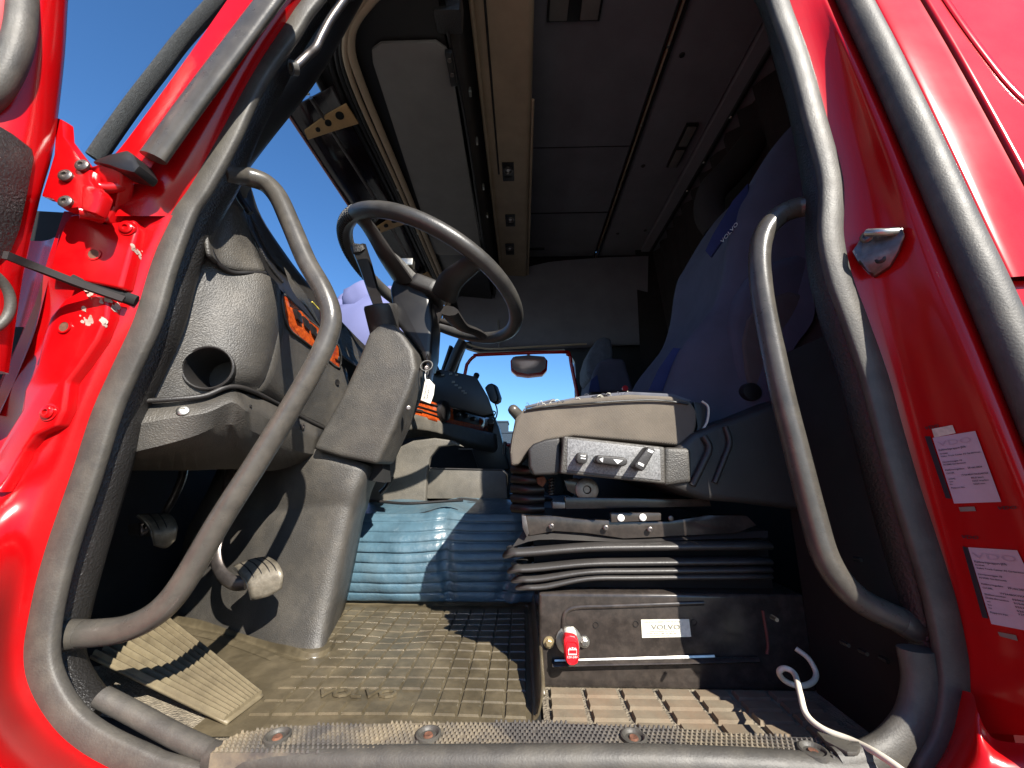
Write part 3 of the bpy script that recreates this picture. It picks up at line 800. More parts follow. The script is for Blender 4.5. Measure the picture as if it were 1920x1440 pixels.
# outer smoked visor
OV = thing('outer_visor', (-.66, 1.2, 1.35), 'smoked dark outer sun shield above the windscreen with ochre brackets', 'sun shield')
A = lambda y: (V((-.70, y, 1.345)), V((-.645, y, 1.37)), V((-.585, y, 1.41)), V((-.53, y, 1.455)))
loft('shield', [[p for p in A(y)] for y in (.43, .8, 1.2, 1.6, 1.95)], TINT, OV, solid=.005)
tube('shield_edge', [V((-.702, y, 1.344)) for y in (.43, 1.0, 1.95)], .0045, EDGEP, OV, n=8)
def bracket(y, s):
    o = [V((-.68, y, 1.335)), V((-.60, y - .02, 1.375)), V((-.54, y - .03, 1.40)), V((-.53, y + .04, 1.40)), V((-.60, y + .035, 1.37)), V((-.685, y + .03, 1.332))]
    b = slab('bracket', o, (0, 0, .006), BRASS, OV, bev=.001)
    for k, r in ((.25, .007), (.5, .010), (.78, .013)):
        q = o[0].lerp(o[2], k) + V((0, .018, -.0)); q.z -= .0008
        lathe('hole', q + V((0, .0, .004)), (.3, 0, -1), [(0, r), (.006, r)], DARKH, b, n=14)
bracket(.50, 1); bracket(1.03, 1); bracket(1.55, 1)
tube('bracket_bolt', L([(560, 178, .5), (580, 176, .5)]), .004, STEEL, OV, n=8)
tube('stay', [V((-.62, .42, 1.37)), V((-.60, 1.0, 1.385)), V((-.60, 1.9, 1.385))], .006, DSTEEL, OV, n=8)
tube('antenna_lead', L([(661, 255, .72), (668, 272, .75), (680, 290, .8), (692, 312, .85), (700, 332, .9)]), .002, STEEL, OV, n=6)

# windscreen
loft('windscreen', [[V((-.585, y, 1.42)), V((-.72, y, 1.15)), V((-.86, y, .85)), V((-.98, y, .55))] for y in (.10, .6, 1.1, 1.6, YF)], GLASS, CAB, label='clear windscreen pane')
tube('windscreen_seal', [V((-.595, y, 1.42)) for y in (.12, 1, 2)], .012, BLACK, CAB, n=10)
# far A pillar
tube('far_pillar', [at(868, 640, Y=1.96), at(856, 664, Y=1.97), at(840, 704, Y=1.98), at(822, 750, Y=2.0)], 0, PLASD, CAB, prof=circ(.034, .05, 12), ref=(0, 1, 0))
tube('far_pillar', [at(846, 650, Y=2.0), at(836, 680, Y=2.0), at(824, 716, Y=2.0)], 0, BLACK, CAB, prof=circ(.014, .03, 10), ref=(0, 1, 0))

# passenger side wall with its window
wl = lambda pts: L(pts, Y=YF)
slab('side_wall', wl([(845, 652), (873, 652), (862, 680), (850, 720), (840, 760), (830, 830), (940, 838), (1120, 834), (1120, 1000), (780, 1000), (800, 780)]), (0, .02, 0), BLACK, CAB, bev=0)
box('outer_door_skin', (-.5, YF + .09, -.6), (.36, YF + .10, .40), RED, CAB, bev=0)
slab('side_wall', wl([(873, 652), (900, 660), (1058, 655), (1070, 665), (1078, 680), (1088, 836), (1300, 836), (1300, 640), (873, 640)]), (0, .05, 0), BLACK, CAB, bev=0)
WF = [(872, 700), (878, 680), (890, 668), (905, 665), (1052, 660), (1064, 665), (1071, 682), (1082, 830), (940, 833), (850, 830)]
fr = cr(L(WF, Y=YF - .01), 4, True)
v, f = tubedata(fr, circ(.012, .012, 8), (0, 1, 0), True)
mk('window_frame', v, f, RED, CAB, smooth=True, label='red passenger window frame')
slab('passenger_window', L(WF, Y=YF + .02), (0, .004, 0), GLASS, CAB, bev=0, label='clear passenger window pane')
box('far_wall', (.36, YF + .055, FZ), (1.54, YF + .08, 1.86), CURT, CAB, bev=0)
box('far_wall', (-.55, YF + .055, 1.32), (.36, YF + .08, 1.86), CURT, CAB, bev=0)
# panel over the passenger window
loft('upper_side_panel', [L([(855, 560, 1.9), (990, 500, 1.95), (1100, 485, 1.95), (1216, 480, 1.95)]), L([(868, 610, 1.95), (990, 560, 1.99), (1100, 560, 1.99), (1214, 560, 1.99)]),
     L([(885, 645, 1.98), (990, 636, 1.99), (1100, 636, 1.99), (1213, 640, 1.99)]), L([(885, 655, 2.04), (990, 654, 2.04), (1100, 652, 2.04), (1213, 645, 2.04)])], LINING, CAB, dense=3)
tube('panel_bead', L([(850, 610, 1.93), (870, 640, 1.95), (900, 652, 1.96), (935, 654, 1.96), (1000, 650, 1.96), (1100, 645, 1.96)]), .007, BEIGE, CAB, n=8)
tube('panel_bead', L([(934, 600, 1.97), (936, 630, 1.97), (936, 655, 1.97)]), .006, GREYV, CAB, n=8)
loft('upper_side_panel', [[V((.80, 1.98, 1.80)), V((1.2, 1.98, 1.8)), V((1.5, 1.98, 1.8))], [V((.78, 1.99, .9)), V((1.2, 2.0, .9)), V((1.5, 2.0, .9))]], CURT, CAB)
# curtain track and bundled curtain over the bunk
tube('curtain_track', [V((.90, .1, 1.775)), V((.90, .8, 1.775)), V((.90, 1.5, 1.77)), V((.88, 1.9, 1.74))], 0, TRIM, CAB, prof=circ(.012, .006, 8), ref=(0, 0, 1))
for y in (.5, .9, 1.15, 1.35, 1.6): lathe('track_screw', (.90, y, 1.768), (0, 0, -1), [(0, .007), (.003, .005)], STEEL, CAB, n=8)
CT = thing('curtain', (1.0, 1.3, 1.2), 'black pleated bunk curtain hanging behind the seats', 'curtain')
rows = []
for i in range(7):
    z = 1.77 - i * .22
    rows.append([V((.94 + .03 * math.sin(j * 1.9 + i * .3) + (.015 * i), .55 + j * .036, z)) for j in range(40)])
loft('cloth', rows, CURT, CT)
tube('rolled_edge', L([(1345, 425, .85), (1330, 400, .85), (1335, 360, .85), (1370, 320, .85), (1410, 270, .85)]), .055, CURT, CT, n=12)

# ================================================================ outside kerb mirror
KM = thing('kerb_mirror', at(991, 705, Y=2.3), 'small rounded red framed kerb mirror outside the passenger window', 'mirror')
mo = L([(957, 676), (962, 669), (990, 667), (1020, 668), (1027, 676), (1026, 694), (1018, 702), (990, 705), (968, 702), (958, 694)], Y=2.3)
slab('housing', mo, (0, .08, 0), RED, KM, bev=.006)
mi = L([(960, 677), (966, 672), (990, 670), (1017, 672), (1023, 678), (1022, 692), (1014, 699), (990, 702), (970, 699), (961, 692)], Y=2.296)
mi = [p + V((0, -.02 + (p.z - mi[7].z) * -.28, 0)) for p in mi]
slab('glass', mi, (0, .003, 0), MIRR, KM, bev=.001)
tube('stem', L([(991, 668, 2.33), (991, 655, 2.33), (991, 635, 2.25)]), .012, BLACK, KM, n=8)

# ================================================================ floor coverings
TP = thing('tread_plate', (0.0, .02, -.01), 'dusty studded threshold plate across the door sill with rusty screw recesses', 'tread plate')
tpo = [at(x, y, Z=0) for x, y in ((395, 1410), (440, 1376), (520, 1360), (760, 1354), (1010, 1352), (1140, 1359), (1270, 1364), (1400, 1376), (1530, 1382), (1570, 1412), (1590, 1424), (1400, 1414), (1000, 1409), (600, 1409))]
slab('plate', [p - V((0, 0, .001)) for p in tpo], (0, 0, -.03), TREAD, TP, bev=0)
from mathutils.geometry import intersect_point_line
def inside(p, poly):
    c = False; n = len(poly); j = n - 1
    for i in range(n):
        a, b = poly[i], poly[j]
        if (a.y > p.y) != (b.y > p.y) and p.x < (b.x - a.x) * (p.y - a.y) / (b.y - a.y) + a.x: c = not c
        j = i
    return c
holes = [at(x, y, Z=0) for x, y in ((520, 1382), (803, 1378), (1188, 1383), (1525, 1409))]
vv, ff = [], []
st = .0056
for i in range(-90, 90):
    for j in range(-4, 16):
        p = V((i * st + (st / 2 if j % 2 else 0), j * st, 0))
        if not inside(p, tpo) or any((V((p.x - h.x, (p.y - h.y), 0))).length < .016 for h in holes): continue
        if random.random() < .06 * max(0, 1 - abs(p.x + .08) * 4): continue
        b0 = len(vv); r = .0021; hgt = .0022 * random.uniform(.7, 1)
        for k in range(6):
            a = k * math.pi / 3; vv.append(V((p.x + r * math.cos(a), p.y + r * math.sin(a), -.001)))
        for k in range(6):
            a = k * math.pi / 3; vv.append(V((p.x + r * .55 * math.cos(a), p.y + r * .55 * math.sin(a), hgt)))
        ff += [(b0 + k, b0 + (k + 1) % 6, b0 + 6 + (k + 1) % 6, b0 + 6 + k) for k in range(6)] + [tuple(b0 + 6 + k for k in range(6))]
mk('studs', vv, ff, TREAD, TP, kind='stuff')
for h in holes:
    rc = lathe('screw_recess', h, (0, 0, 1), [(-.004, .0150), (.0022, .0145), (.003, .0125), (.002, .0108), (-.0006, .0095)], SEALM, TP, n=20)
    lathe('rusty_screw', h, (0, 0, 1), [(-.001, .006), (.0012, .0045), (.0006, .002)], RUST, rc, n=10)

# driver rubber mat with raised tiles
MT = thing('rubber_mat', (-.2, .33, FZ), 'tan rubber floor mat with raised square tiles under the steering column', 'floor mat')
def wave(x, y):
    return .003 * math.sin(9 * x + 3) * math.sin(8 * y + 1.0) + .004 * math.exp(-((x + .17) ** 2 + (y - .36) ** 2) / .006) - .005 * math.exp(-((x + .27) ** 2 + (y - .42) ** 2) / .003)
mx0, mx1, my0, my1 = -.455, .012, .09, .60
rows = []
for i in range(26):
    y = my0 + (my1 - my0) * i / 25
    rows.append([V((mx0 - .12 * max(0, (y - .2)) + (mx1 - mx0 + .12 * max(0, (y - .2))) * j / 30, y, FZ + .004 + wave(mx0 + (mx1 - mx0) * j / 30, y))) for j in range(31)])
loft('mat_base', rows, MAT_R, MT)
pit = .0335
base = None
cnt = 0
txt_lo, txt_hi = at(575, 1322, Z=FZ), at(748, 1300, Z=FZ)
def flatpad(w, d, h, chamfer):
    a, b = w / 2, d / 2
    v = [(-a, -b, 0), (a, -b, 0), (a, b, 0), (-a, b, 0), (-a + chamfer, -b + chamfer, h), (a - chamfer, -b + chamfer, h), (a - chamfer, b - chamfer, h), (-a + chamfer, b - chamfer, h)]
    f = [(0, 1, 5, 4), (1, 2, 6, 5), (2, 3, 7, 6), (3, 0, 4, 7), (4, 5, 6, 7)]
    return v, f
v, f = flatpad(.0303, .0303, .0030, .0014)
tile_me = bpy.data.meshes.new('tile'); tile_me.from_pydata(v, [], f); tile_me.materials.append(MAT_R)
for j in range(14):
    y = .148 + j * pit
    if y > .575: break
    for i in range(15):
        x = -.012 - i * pit
        if x < -.455 - .10 * max(0, y - .25): continue
        if y < .30 and x < -.40 + .1 * (y - .15): continue
        if j == 1 and -.345 < x < -.17: continue
        if .29 < y < .36 and x < -.35: continue
        o = bpy.data.objects.new('tile', tile_me)
        e = .004
        sxl = (wave(x + e, y) - wave(x - e, y)) / (2 * e); syl = (wave(x, y + e) - wave(x, y - e)) / (2 * e)
        o.rotation_euler = (math.atan(syl), -math.atan(sxl), 0)
        o.location = V((x, y, FZ + .0042 + wave(x, y))); WL[o] = o.location.copy()
        link(o, MT); cnt += 1
# lettering panel in the mat
TLq = V((-.305, .1975, FZ + .0065)); 
letter('embossed_lettering', 'VOLVO', V((-.325, .196, FZ + .004 + wave(-.23, .18))), V((.13, 0, 0)), V((0, -.022, 0)), .02, .98, .9, MAT_R, MT, width=.96, off=.001, bold=.012, raised=.0035)
mk('mat_apron', [at(x, y, Z=FZ + .003) for x, y in ((312, 1160), (490, 1312), (600, 1300), (640, 1210), (500, 1205), (400, 1180))], [(0, 1, 2, 3, 4, 5)], MAT_R, MT)
# turned-up lips
loft('mat_lip', [[V((.012, y, FZ + .004)), V((.020, y, FZ + .012)), V((.026, y, FZ + h)), V((.030, y, FZ + h))] for y, h in ((.13, .035), (.17, .05), (.23, .058), (.35, .05), (.5, .045), (.60, .03))], MAT_R, MT, dense=3, solid=.003)
loft('mat_lip', [[V((x, .588, FZ + .004)), V((x, .60, FZ + .01)), V((x, .603, FZ + .035)), V((x, .61, FZ + .037))] for x in (-.56, -.4, -.2, 0, .012)], MAT_R, MT, dense=3)
lp = [(322, 1166), (370, 1178), (430, 1192), (500, 1216), (545, 1232), (580, 1238), (612, 1228), (628, 1212)]
b_ = [at(x, y, Z=FZ + .004) for x, y in lp]
loft('mat_lip', [[p + V((.004, -.03, 0)), p + V((0, -.012, .002)), p, p + V((0, .004, .012 + .004 * math.sin(i * 2)))] for i, p in enumerate(b_)], MAT_R, MT, dense=4)
# ribbed ramp in front of the threshold
RR = thing('ribbed_footplate', at(320, 1260, Z=FZ), 'tan ribbed rubber foot plate beside the rubber mat near the sill', 'footplate')
n0, n1 = at(425, 1358, Z=FZ + .004), at(494, 1306, Z=FZ + .004)
f0, f1 = at(168, 1232, Z=FZ + .05), at(318, 1160, Z=FZ + .05)
loft('plate', [[n0.lerp(n1, i / 12).lerp(f0.lerp(f1, i / 12), j / 12) for j in range(13)] for i in range(13)], RIBM, RR, solid=.004)
NR = 10
for i in range(NR):
    k = (i + .5) / NR
    a = n0.lerp(n1, k); b = f0.lerp(f1, k)
    tube('rib', [a.lerp(b, .02), a.lerp(b, .5), b], 0, RIBM, RR, prof=[(-.0036, .0), (-.0025, .0066), (0, .0082), (.0025, .0066), (.0036, .0)], ref=(0, 0, 1), straight=True)
# carpet pieces
mk('carpet', [at(x, y, Z=FZ - .001) for x, y in ((150, 1255), (230, 1240), (480, 1345), (440, 1400), (180, 1340), (120, 1290))], [(0, 1, 2, 3, 4, 5)], CARP, label='pebbled tan floor carpet at the front of the sill beside the ribbed plate', cat='carpet')
CP = thing('padded_carpet', (.24, .14, FZ), 'dusty tan floor carpet with raised rectangular pads in front of the seat base', 'carpet')
mk('carpet_base', [V((.028, .03, FZ + .001)), V((.5, .03, FZ + .001)), V((.5, .6, FZ + .001)), V((.028, .6, FZ + .001))], [(0, 1, 2, 3)], CARP, CP)
v, f = flatpad(.050, .0225, .006, .0018)
pad_me = bpy.data.meshes.new('pad'); pad_me.from_pydata(v, [], f); pad_me.materials.append(PADM)
for j in range(5):
    for i in range(8):
        x = .065 + i * .0575 + .012 * (j % 2) * 0; y = .088 + j * .0282
        if x > .46: continue
        o = bpy.data.objects.new('pad', pad_me); o.location = V((x + random.uniform(-.001, .001), y, FZ + .001)); WL[o] = o.location.copy(); link(o, CP)
# ================================================================ grab handles
def handle(name, pts, r, lab):
    t = thing(name, at(pts[-1][0], pts[-1][1], Y=pts[-1][2]), lab, 'grab handle')
    P = L(pts)
    tube('tube', P, r, TUBEM, t, n=18, sub=7)
    for p, q in ((P[0], P[1]), (P[-1], P[-2])):
        a = (p - q).normalized()
        lathe('foot', p, a, [(-.003, r * 1.03), (.0, r * 1.06), (.012, r * 1.15), (.02, r * 1.1)], TUBEM, t, n=18)
    return t
handle('grab_handle', [(436, 327, .04), (462, 331, .06), (497, 343, .075), (522, 370, .08), (545, 420, .08), (575, 490, .08), (606, 545, .08), (621, 590, .08), (615, 632, .08), (588, 690, .075), (545, 765, .07), (480, 870, .06), (415, 972, .05), (355, 1075, .045), (318, 1127, .042), (278, 1160, .04), (225, 1181, .037), (150, 1189, .03)], .0158,
       'grey bent tube grab handle standing before the dashboard end')
handle('grab_handle', [(1522, 386, .05), (1495, 390, .06), (1462, 404, .065), (1434, 436, .065), (1424, 480, .065), (1428, 540, .065), (1442, 620, .065), (1466, 735, .06), (1496, 855, .055), (1524, 965, .05), (1546, 1040, .045), (1576, 1090, .042), (1620, 1130, .04), (1690, 1164, .035)], .0155,
       'grey bent tube grab handle standing beside the driver seat')

# ================================================================ dashboard
DB = thing('dashboard', (-.52, .8, .3), 'grey grained plastic dashboard with burl wood switch strip', 'dashboard')
rows = [L(r) for r in (
    ((330, 460, .05), (365, 462, .06), (408, 492, .085), (437, 512, .105), (490, 514, .14), (514, 528, .17), (523, 548, .2)),
    ((318, 540, .05), (352, 548, .06), (390, 560, .08), (430, 570, .10), (487, 575, .135), (513, 580, .165), (524, 590, .195)),
    ((300, 620, .05), (330, 628, .06), (372, 635, .08), (420, 642, .098), (472, 645, .13), (500, 648, .16), (512, 650, .185)),
    ((280, 690, .05), (310, 694, .06), (352, 698, .08), (405, 700, .095), (455, 700, .125), (482, 702, .15), (495, 705, .175)),
    ((250, 750, .05), (285, 748, .06), (335, 745, .08), (385, 740, .095), (430, 724, .12), (458, 726, .145), (474, 735, .165)))]
END = loft('end_panel', rows, PLAS, DB, dense=3, solid=.006, label='grained grey end panel of the dashboard with a round hole')
# round storage hole
hc, hn = hit(391, 690, bvh_of(END), 0)
hx = (-hn * .6 + V((0, 1, 0)) * .4).normalized()
cutter = lathe('cutter', hc - hx * .05, hx, [(0, .033), (.12, .033)], BLACK, None, n=28, smooth=False)
cut(END, cutter)
lathe('cup_hole', hc, hx, [(.004, .0325), (-.003, .0328), (-.0045, .0345), (-.003, .0365), (.002, .0365), (.003, .0328), (.08, .030)], PLASD, DB, n=28, cap0=False)
# driver facing fascia
fa = [L(r) for r in (
    ((523, 548, .2), (560, 592, .3), (600, 640, .4), (642, 690, .5), (650, 700, .53)),
    ((524, 590, .195), (560, 630, .3), (600, 672, .4), (642, 718, .5), (652, 730, .53)),
    ((512, 650, .185), (548, 690, .28), (590, 722, .38), (632, 752, .48), (648, 765, .52)),
    ((495, 705, .175), (530, 740, .26), (570, 765, .36), (615, 785, .45), (640, 800, .5)),
    ((474, 735, .165), (510, 752, .25), (555, 776, .34), (602, 798, .43), (630, 815, .48)))]
FAS = loft('fascia', fa, PLAS, DB, dense=3, solid=.004)
fb = bvh_of(FAS)
def onf(x, y, o=.002):
    p, n = hit(x, y, fb, o); return p
wq = [(527, 553), (545, 566), (580, 598), (632, 648), (634, 690), (598, 662), (560, 634), (541, 618), (530, 590)]
slab('wood_strip', [onf(x, y, .004) for x, y in wq], (-.004, .001, 0), WOOD, DB, bev=.001, label='glossy orange burl wood switch strip')
tube('wood_bezel', [onf(x, y, .003) for x, y in wq], .0025, PLAS, DB, n=8, closed=True, sub=3)
slab('switch_bank', [onf(x, y, .0055) for x, y in ((537, 570), (570, 600), (606, 634), (606, 660), (572, 632), (544, 606))], (-.004, 0, 0), PLASD, DB, bev=.0008)
for (c, h) in (([(541, 580), (552, 590), (555, 608), (545, 599)], .022), ([(556, 593), (567, 603), (570, 622), (560, 613)], .022), ([(571, 607), (582, 617), (585, 636), (575, 627)], .022), ([(622, 662), (630, 669), (629, 680), (621, 673)], .016)):
    P = [onf(x, y, .004 + h * .5) for x, y in c]
    if all(P): slab('rocker_switch', P, (-h, 0, 0), BLACK, DB, bev=.002)
p = onf(593, 630, .012)
lathe('rotary_switch', p, (1, 0, .3), [(-.01, .018), (.0, .017), (.008, .014), (.01, .006)], BLACK, DB)
p = onf(631, 717, .002); lathe('fascia_screw', p, (1, -.3, .1), [(-.004, .0085), (.001, .008), (.0, .005)], BLACK, DB, n=14)
# ledge trim under end panel and lower bulge
tube('ledge_trim', L([(270, 752, .045), (330, 748, .06), (384, 742, .08), (430, 725, .105), (470, 732, .145), (520, 757, .25), (562, 780, .34), (606, 802, .42)]), .004, PLASD, DB, n=8)
low = [L(r) for r in (
    ((250, 757, .05), (330, 752, .07), (390, 746, .09), (432, 730, .115), (452, 738, .13), (472, 742, .16), (520, 764, .24), (560, 786, .33), (604, 806, .42)),
    ((240, 800, .045), (320, 785, .06), (385, 775, .08), (434, 755, .105), (458, 770, .125), (476, 775, .16), (522, 795, .24), (560, 812, .33), (600, 828, .42)),
    ((225, 852, .05), (310, 832, .065), (370, 814, .085), (417, 794, .11), (456, 802, .14), (480, 812, .18), (520, 830, .26), (556, 845, .34), (594, 852, .42)),
    ((225, 880, .12), (300, 880, .14), (370, 880, .16), (430, 878, .2), (470, 880, .24), (500, 882, .3), (530, 878, .34), (560, 868, .4), (590, 858, .44)))]
LOW = loft('lower_bulge', [cr(r, 3) for r in low], PLAS, DB, solid=.004)
LOW.data.set_sharp_from_angle(angle=R(22))
lb = bvh_of(LOW)
for (x, y, r, m) in ((344, 771, .0085, STEEL), (566, 800, .007, DSTEEL), (469, 762, .003, BLACK)):
    p, n = hit(x, y, lb, .001)
    if p: bolt(p, n, r, m, DB, 'screw')
# upper corner cover
loft('corner_cover', [L(r) for r in (
    ((395, 372, .04), (425, 372, .08), (444, 380, .10), (456, 396, .13)),
    ((386, 410, .04), (410, 420, .075), (440, 425, .10), (470, 440, .14)),
    ((386, 450, .04), (404, 470, .075), (440, 472, .105), (484, 478, .15)),
    ((390, 480, .045), (412, 497, .08), (445, 508, .11), (497, 510, .155)))], PLAS, DB, dense=4, solid=.005)
tube('cover_gap', L([(388, 440, .06), (396, 470, .062), (412, 497, .078), (436, 511, .10), (470, 512, .125), (498, 513, .153)]), .004, BLACK, DB, n=8)
# upper dash slopes running away along the windscreen
up_a = L([(452, 372, .13), (472, 430, .18), (500, 512, .2), (528, 545, .22), (575, 590, .34), (645, 668, .55), (720, 720, .9), (770, 735, 1.15)])
up_b = L([(462, 372, .16), (484, 428, .22), (515, 490, .28), (550, 530, .36), (610, 588, .52), (690, 662, .82), (760, 706, 1.15), (800, 716, 1.4)])
up_c = L([(452, 342, .20), (474, 404, .26), (520, 470, .36), (562, 525, .46), (620, 592, .62), (695, 664, .92), (765, 702, 1.25), (810, 700, 1.5)])
up_d = [p + V((-.25, 0, -.03)) for p in up_c]
loft('upper_slope', [up_a, up_b], BLACK, DB, dense=4)
loft('upper_slope', [up_b, up_c, up_d], PLASD, DB, dense=4)
# grey leaf shaped inserts
loft('insert', [L(((532, 500, .20), (548, 520, .22))), L(((548, 545, .21), (575, 555, .30))), L(((572, 575, .30), (596, 600, .38))), L(((592, 603, .38), (606, 622, .42)))], PLAS, DB, dense=3)
loft('insert', [L(((634, 622, .45), (648, 612, .50))), L(((648, 660, .50), (668, 650, .58))), L(((672, 688, .58), (678, 690, .62)))], PLAS, DB, dense=3)
tube('yellow_cable', L([(585, 566, .44), (596, 578, .47), (606, 590, .50)]), .002, YEL, DB, n=6)
tube('vent_rib', L([(452, 392, .15), (470, 432, .18), (500, 490, .22), (530, 530, .26)]), .004, TRIM, DB, n=8)
tube('vent_rib', L([(458, 386, .16), (476, 420, .2), (508, 482, .26), (545, 522, .34)]), .004, PLASD, DB, n=8)
# pillar lead
tube('pillar_bracket', L([(440, 345, .12), (450, 372, .12), (470, 400, .13)]), .006, BLACK, DB, n=8)
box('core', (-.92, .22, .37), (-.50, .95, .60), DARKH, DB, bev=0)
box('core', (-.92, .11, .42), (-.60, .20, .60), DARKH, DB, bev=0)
# under-dash closing panels (dark footwell)
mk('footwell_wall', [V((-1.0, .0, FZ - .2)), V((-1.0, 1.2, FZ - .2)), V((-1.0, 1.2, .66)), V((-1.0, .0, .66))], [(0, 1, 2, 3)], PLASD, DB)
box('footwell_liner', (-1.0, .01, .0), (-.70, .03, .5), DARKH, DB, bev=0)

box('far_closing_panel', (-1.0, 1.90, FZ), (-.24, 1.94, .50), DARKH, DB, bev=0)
# far half of the dashboard
loft('far_body', [L(((740, 766, .85), (800, 783, 1.1), (870, 800, 1.4), (935, 815, 1.75))), L(((738, 800, .85), (800, 805, 1.1), (870, 818, 1.4), (937, 832, 1.75))), L(((742, 812, .9), (800, 808, 1.12), (870, 828, 1.4), (937, 842, 1.75))), L(((742, 826, .95), (800, 820, 1.2), (870, 838, 1.45), (937, 850, 1.78)))], DUSTP, DB, dense=4, solid=.004)
FW = loft('far_wood', [L(((770, 738, .98), (800, 750, 1.1), (850, 766, 1.32), (925, 786, 1.72))), L(((766, 760, .98), (800, 768, 1.1), (850, 784, 1.32), (925, 800, 1.72))), L(((760, 778, .98), (800, 786, 1.1), (850, 800, 1.32), (922, 816, 1.72)))], WOOD, DB, dense=3, solid=.004)
wb = bvh_of(FW)
for (x0, y0, x1, y1) in ((768, 757, 830, 776), (766, 764, 826, 783), (776, 749, 836, 766)):
    a, n = hit(x0, y0, wb, .002); b, _ = hit(x1, y1, wb, .002)
    if a and b: tube('vent_slat', [a, a.lerp(b, .5), b], .004, BLACK, DB, n=6, straight=True)
a, n = hit(769, 766, wb, .004); b, _ = hit(790, 771, wb, .004)
if a and b: tube('vent_slat', [a, a.lerp(b, .5), b], .005, STEEL, DB, n=6, straight=True)
pp = [hit(x, y, wb, .004)[0] for x, y in ((850, 764), (898, 778), (898, 797), (850, 787))]
if all(pp): slab('control_panel', pp, (-.01, .01, 0), BLACK, DB, bev=.002)
for (x, y) in ((858, 778), (873, 780), (886, 786)):
    p, n = hit(x, y, wb, .006)
    if p: lathe('control_knob', p, n, [(-.004, .012), (.008, .011), (.009, .006)], PLASD, DB, n=14)
    if p: lathe('knob_mark', p + n * .009, n, [(0, .004), (.0008, .0038)], WHITEI, DB, n=8)
p, n = hit(829, 771, wb, .0)
if p: lathe('vent_ball', p, n, [(0, .05), (.02, .045), (.03, .02)], BLACK, DB)
# black instrument bank
slab('instrument_bank', L([(800, 672), (812, 690), (858, 698), (893, 706), (914, 742), (926, 776), (905, 780), (850, 764), (800, 752), (786, 740), (790, 700)], Y=1.35), (.0, .08, 0), BLACK, DB, bev=.008)
for (x, y) in ((830, 703), (845, 701), (856, 703), (850, 716), (855, 722), (862, 727), (868, 733), (872, 737)):
    p = at(x, y, Y=1.345); box('button', p - V((.008, 0, .005)), p + V((.008, .01, .005)), GREYINK, DB, bev=.002)
slab('bank_shelf', L([(806, 689), (820, 693), (821, 698), (806, 694)], Y=1.33), (0, .03, 0), GREYV, DB, bev=.001)
slab('centre_screen', L([(795, 665), (808, 662), (823, 695), (812, 700), (795, 690)], Y=1.3), (0, .06, 0), BLACK, DB, bev=.004)
lathe('knob', at(893, 705, Y=1.5), (.3, -1, .3), [(-.01, .016), (.01, .016), (.016, .01)], BLACK, DB)
# passenger side dash end
slab('dash_end', L([(905, 775), (926, 778), (935, 800), (955, 880), (900, 890), (880, 830)], Y=1.72), (0, .2, 0), BLACK, DB, bev=.01)

# handheld device on a bracket
DV = thing('dash_device', at(925, 765, Y=1.6), 'black rounded handheld device on a thin bracket beside the passenger window', 'device')
slab('case', L([(908, 727), (914, 720), (922, 718), (927, 723), (934, 744), (933, 752), (925, 757), (918, 752)], Y=1.6), (.02, .05, 0), BLACK, DV, bev=.008, seg=3)
tube('cord', L([(928, 755, 1.62), (932, 768, 1.62), (931, 780, 1.62), (925, 792, 1.62)]), .004, BLACK, DV, n=8)
tube('bracket', L([(905, 768, 1.62), (920, 770, 1.62), (929, 773, 1.62), (924, 783, 1.62)]), .0035, BLACK, DV, n=8)
lathe('clamp', at(920, 790, Y=1.62), (0, -1, 0), [(-.01, .02), (.01, .018)], BLACK, DV)

# ================================================================ steering column
SCo = thing('steering_column', at(600, 1225, Z=FZ), 'grey steering column shroud standing on the floor with the steering wheel on top', 'steering column')
# floor leg
leg = [L(r) for r in (
    ((430, 830, .52), (500, 835, .47), (560, 838, .42), (610, 846, .40), (660, 862, .40), (690, 872, .41), (702, 880, .45), (712, 884, .54)),
    ((400, 900, .52), (470, 905, .48), (530, 915, .43), (590, 915, .40), (640, 915, .39), (670, 916, .40), (684, 918, .44), (696, 920, .54)),
    ((370, 960, .53), (440, 955, .49), (510, 955, .445), (570, 952, .415), (630, 945, .395), (660, 945, .40), (676, 948, .44), (688, 950, .54)),
    ((350, 1000, .53), (430, 990, .48), (500, 980, .43), (560, 978, .405), (615, 970, .39), (650, 968, .395), (666, 972, .43), (680, 976, .54)),
    ((335, 1070, .52), (410, 1080, .46), (470, 1085, .41), (530, 1090, .385), (590, 1095, .37), (622, 1095, .375), (640, 1098, .41), (655, 1100, .54)),
    ((318, 1150, .51), (390, 1165, .45), (450, 1180, .40), (510, 1190, .365), (560, 1195, .35), (600, 1190, .352), (618, 1188, .39), (634, 1180, .53)),
    ((310, 1180, .505), (380, 1192, .44), (440, 1205, .39), (500, 1222, .355), (550, 1236, .335), (596, 1240, .335), (612, 1228, .37), (628, 1212, .52)))]
LEG = loft('floor_leg', leg, PLAS, SCo, dense=3, solid=.004, label='tall grained grey footwell panel carrying the steering column')
legb = bvh_of(LEG)
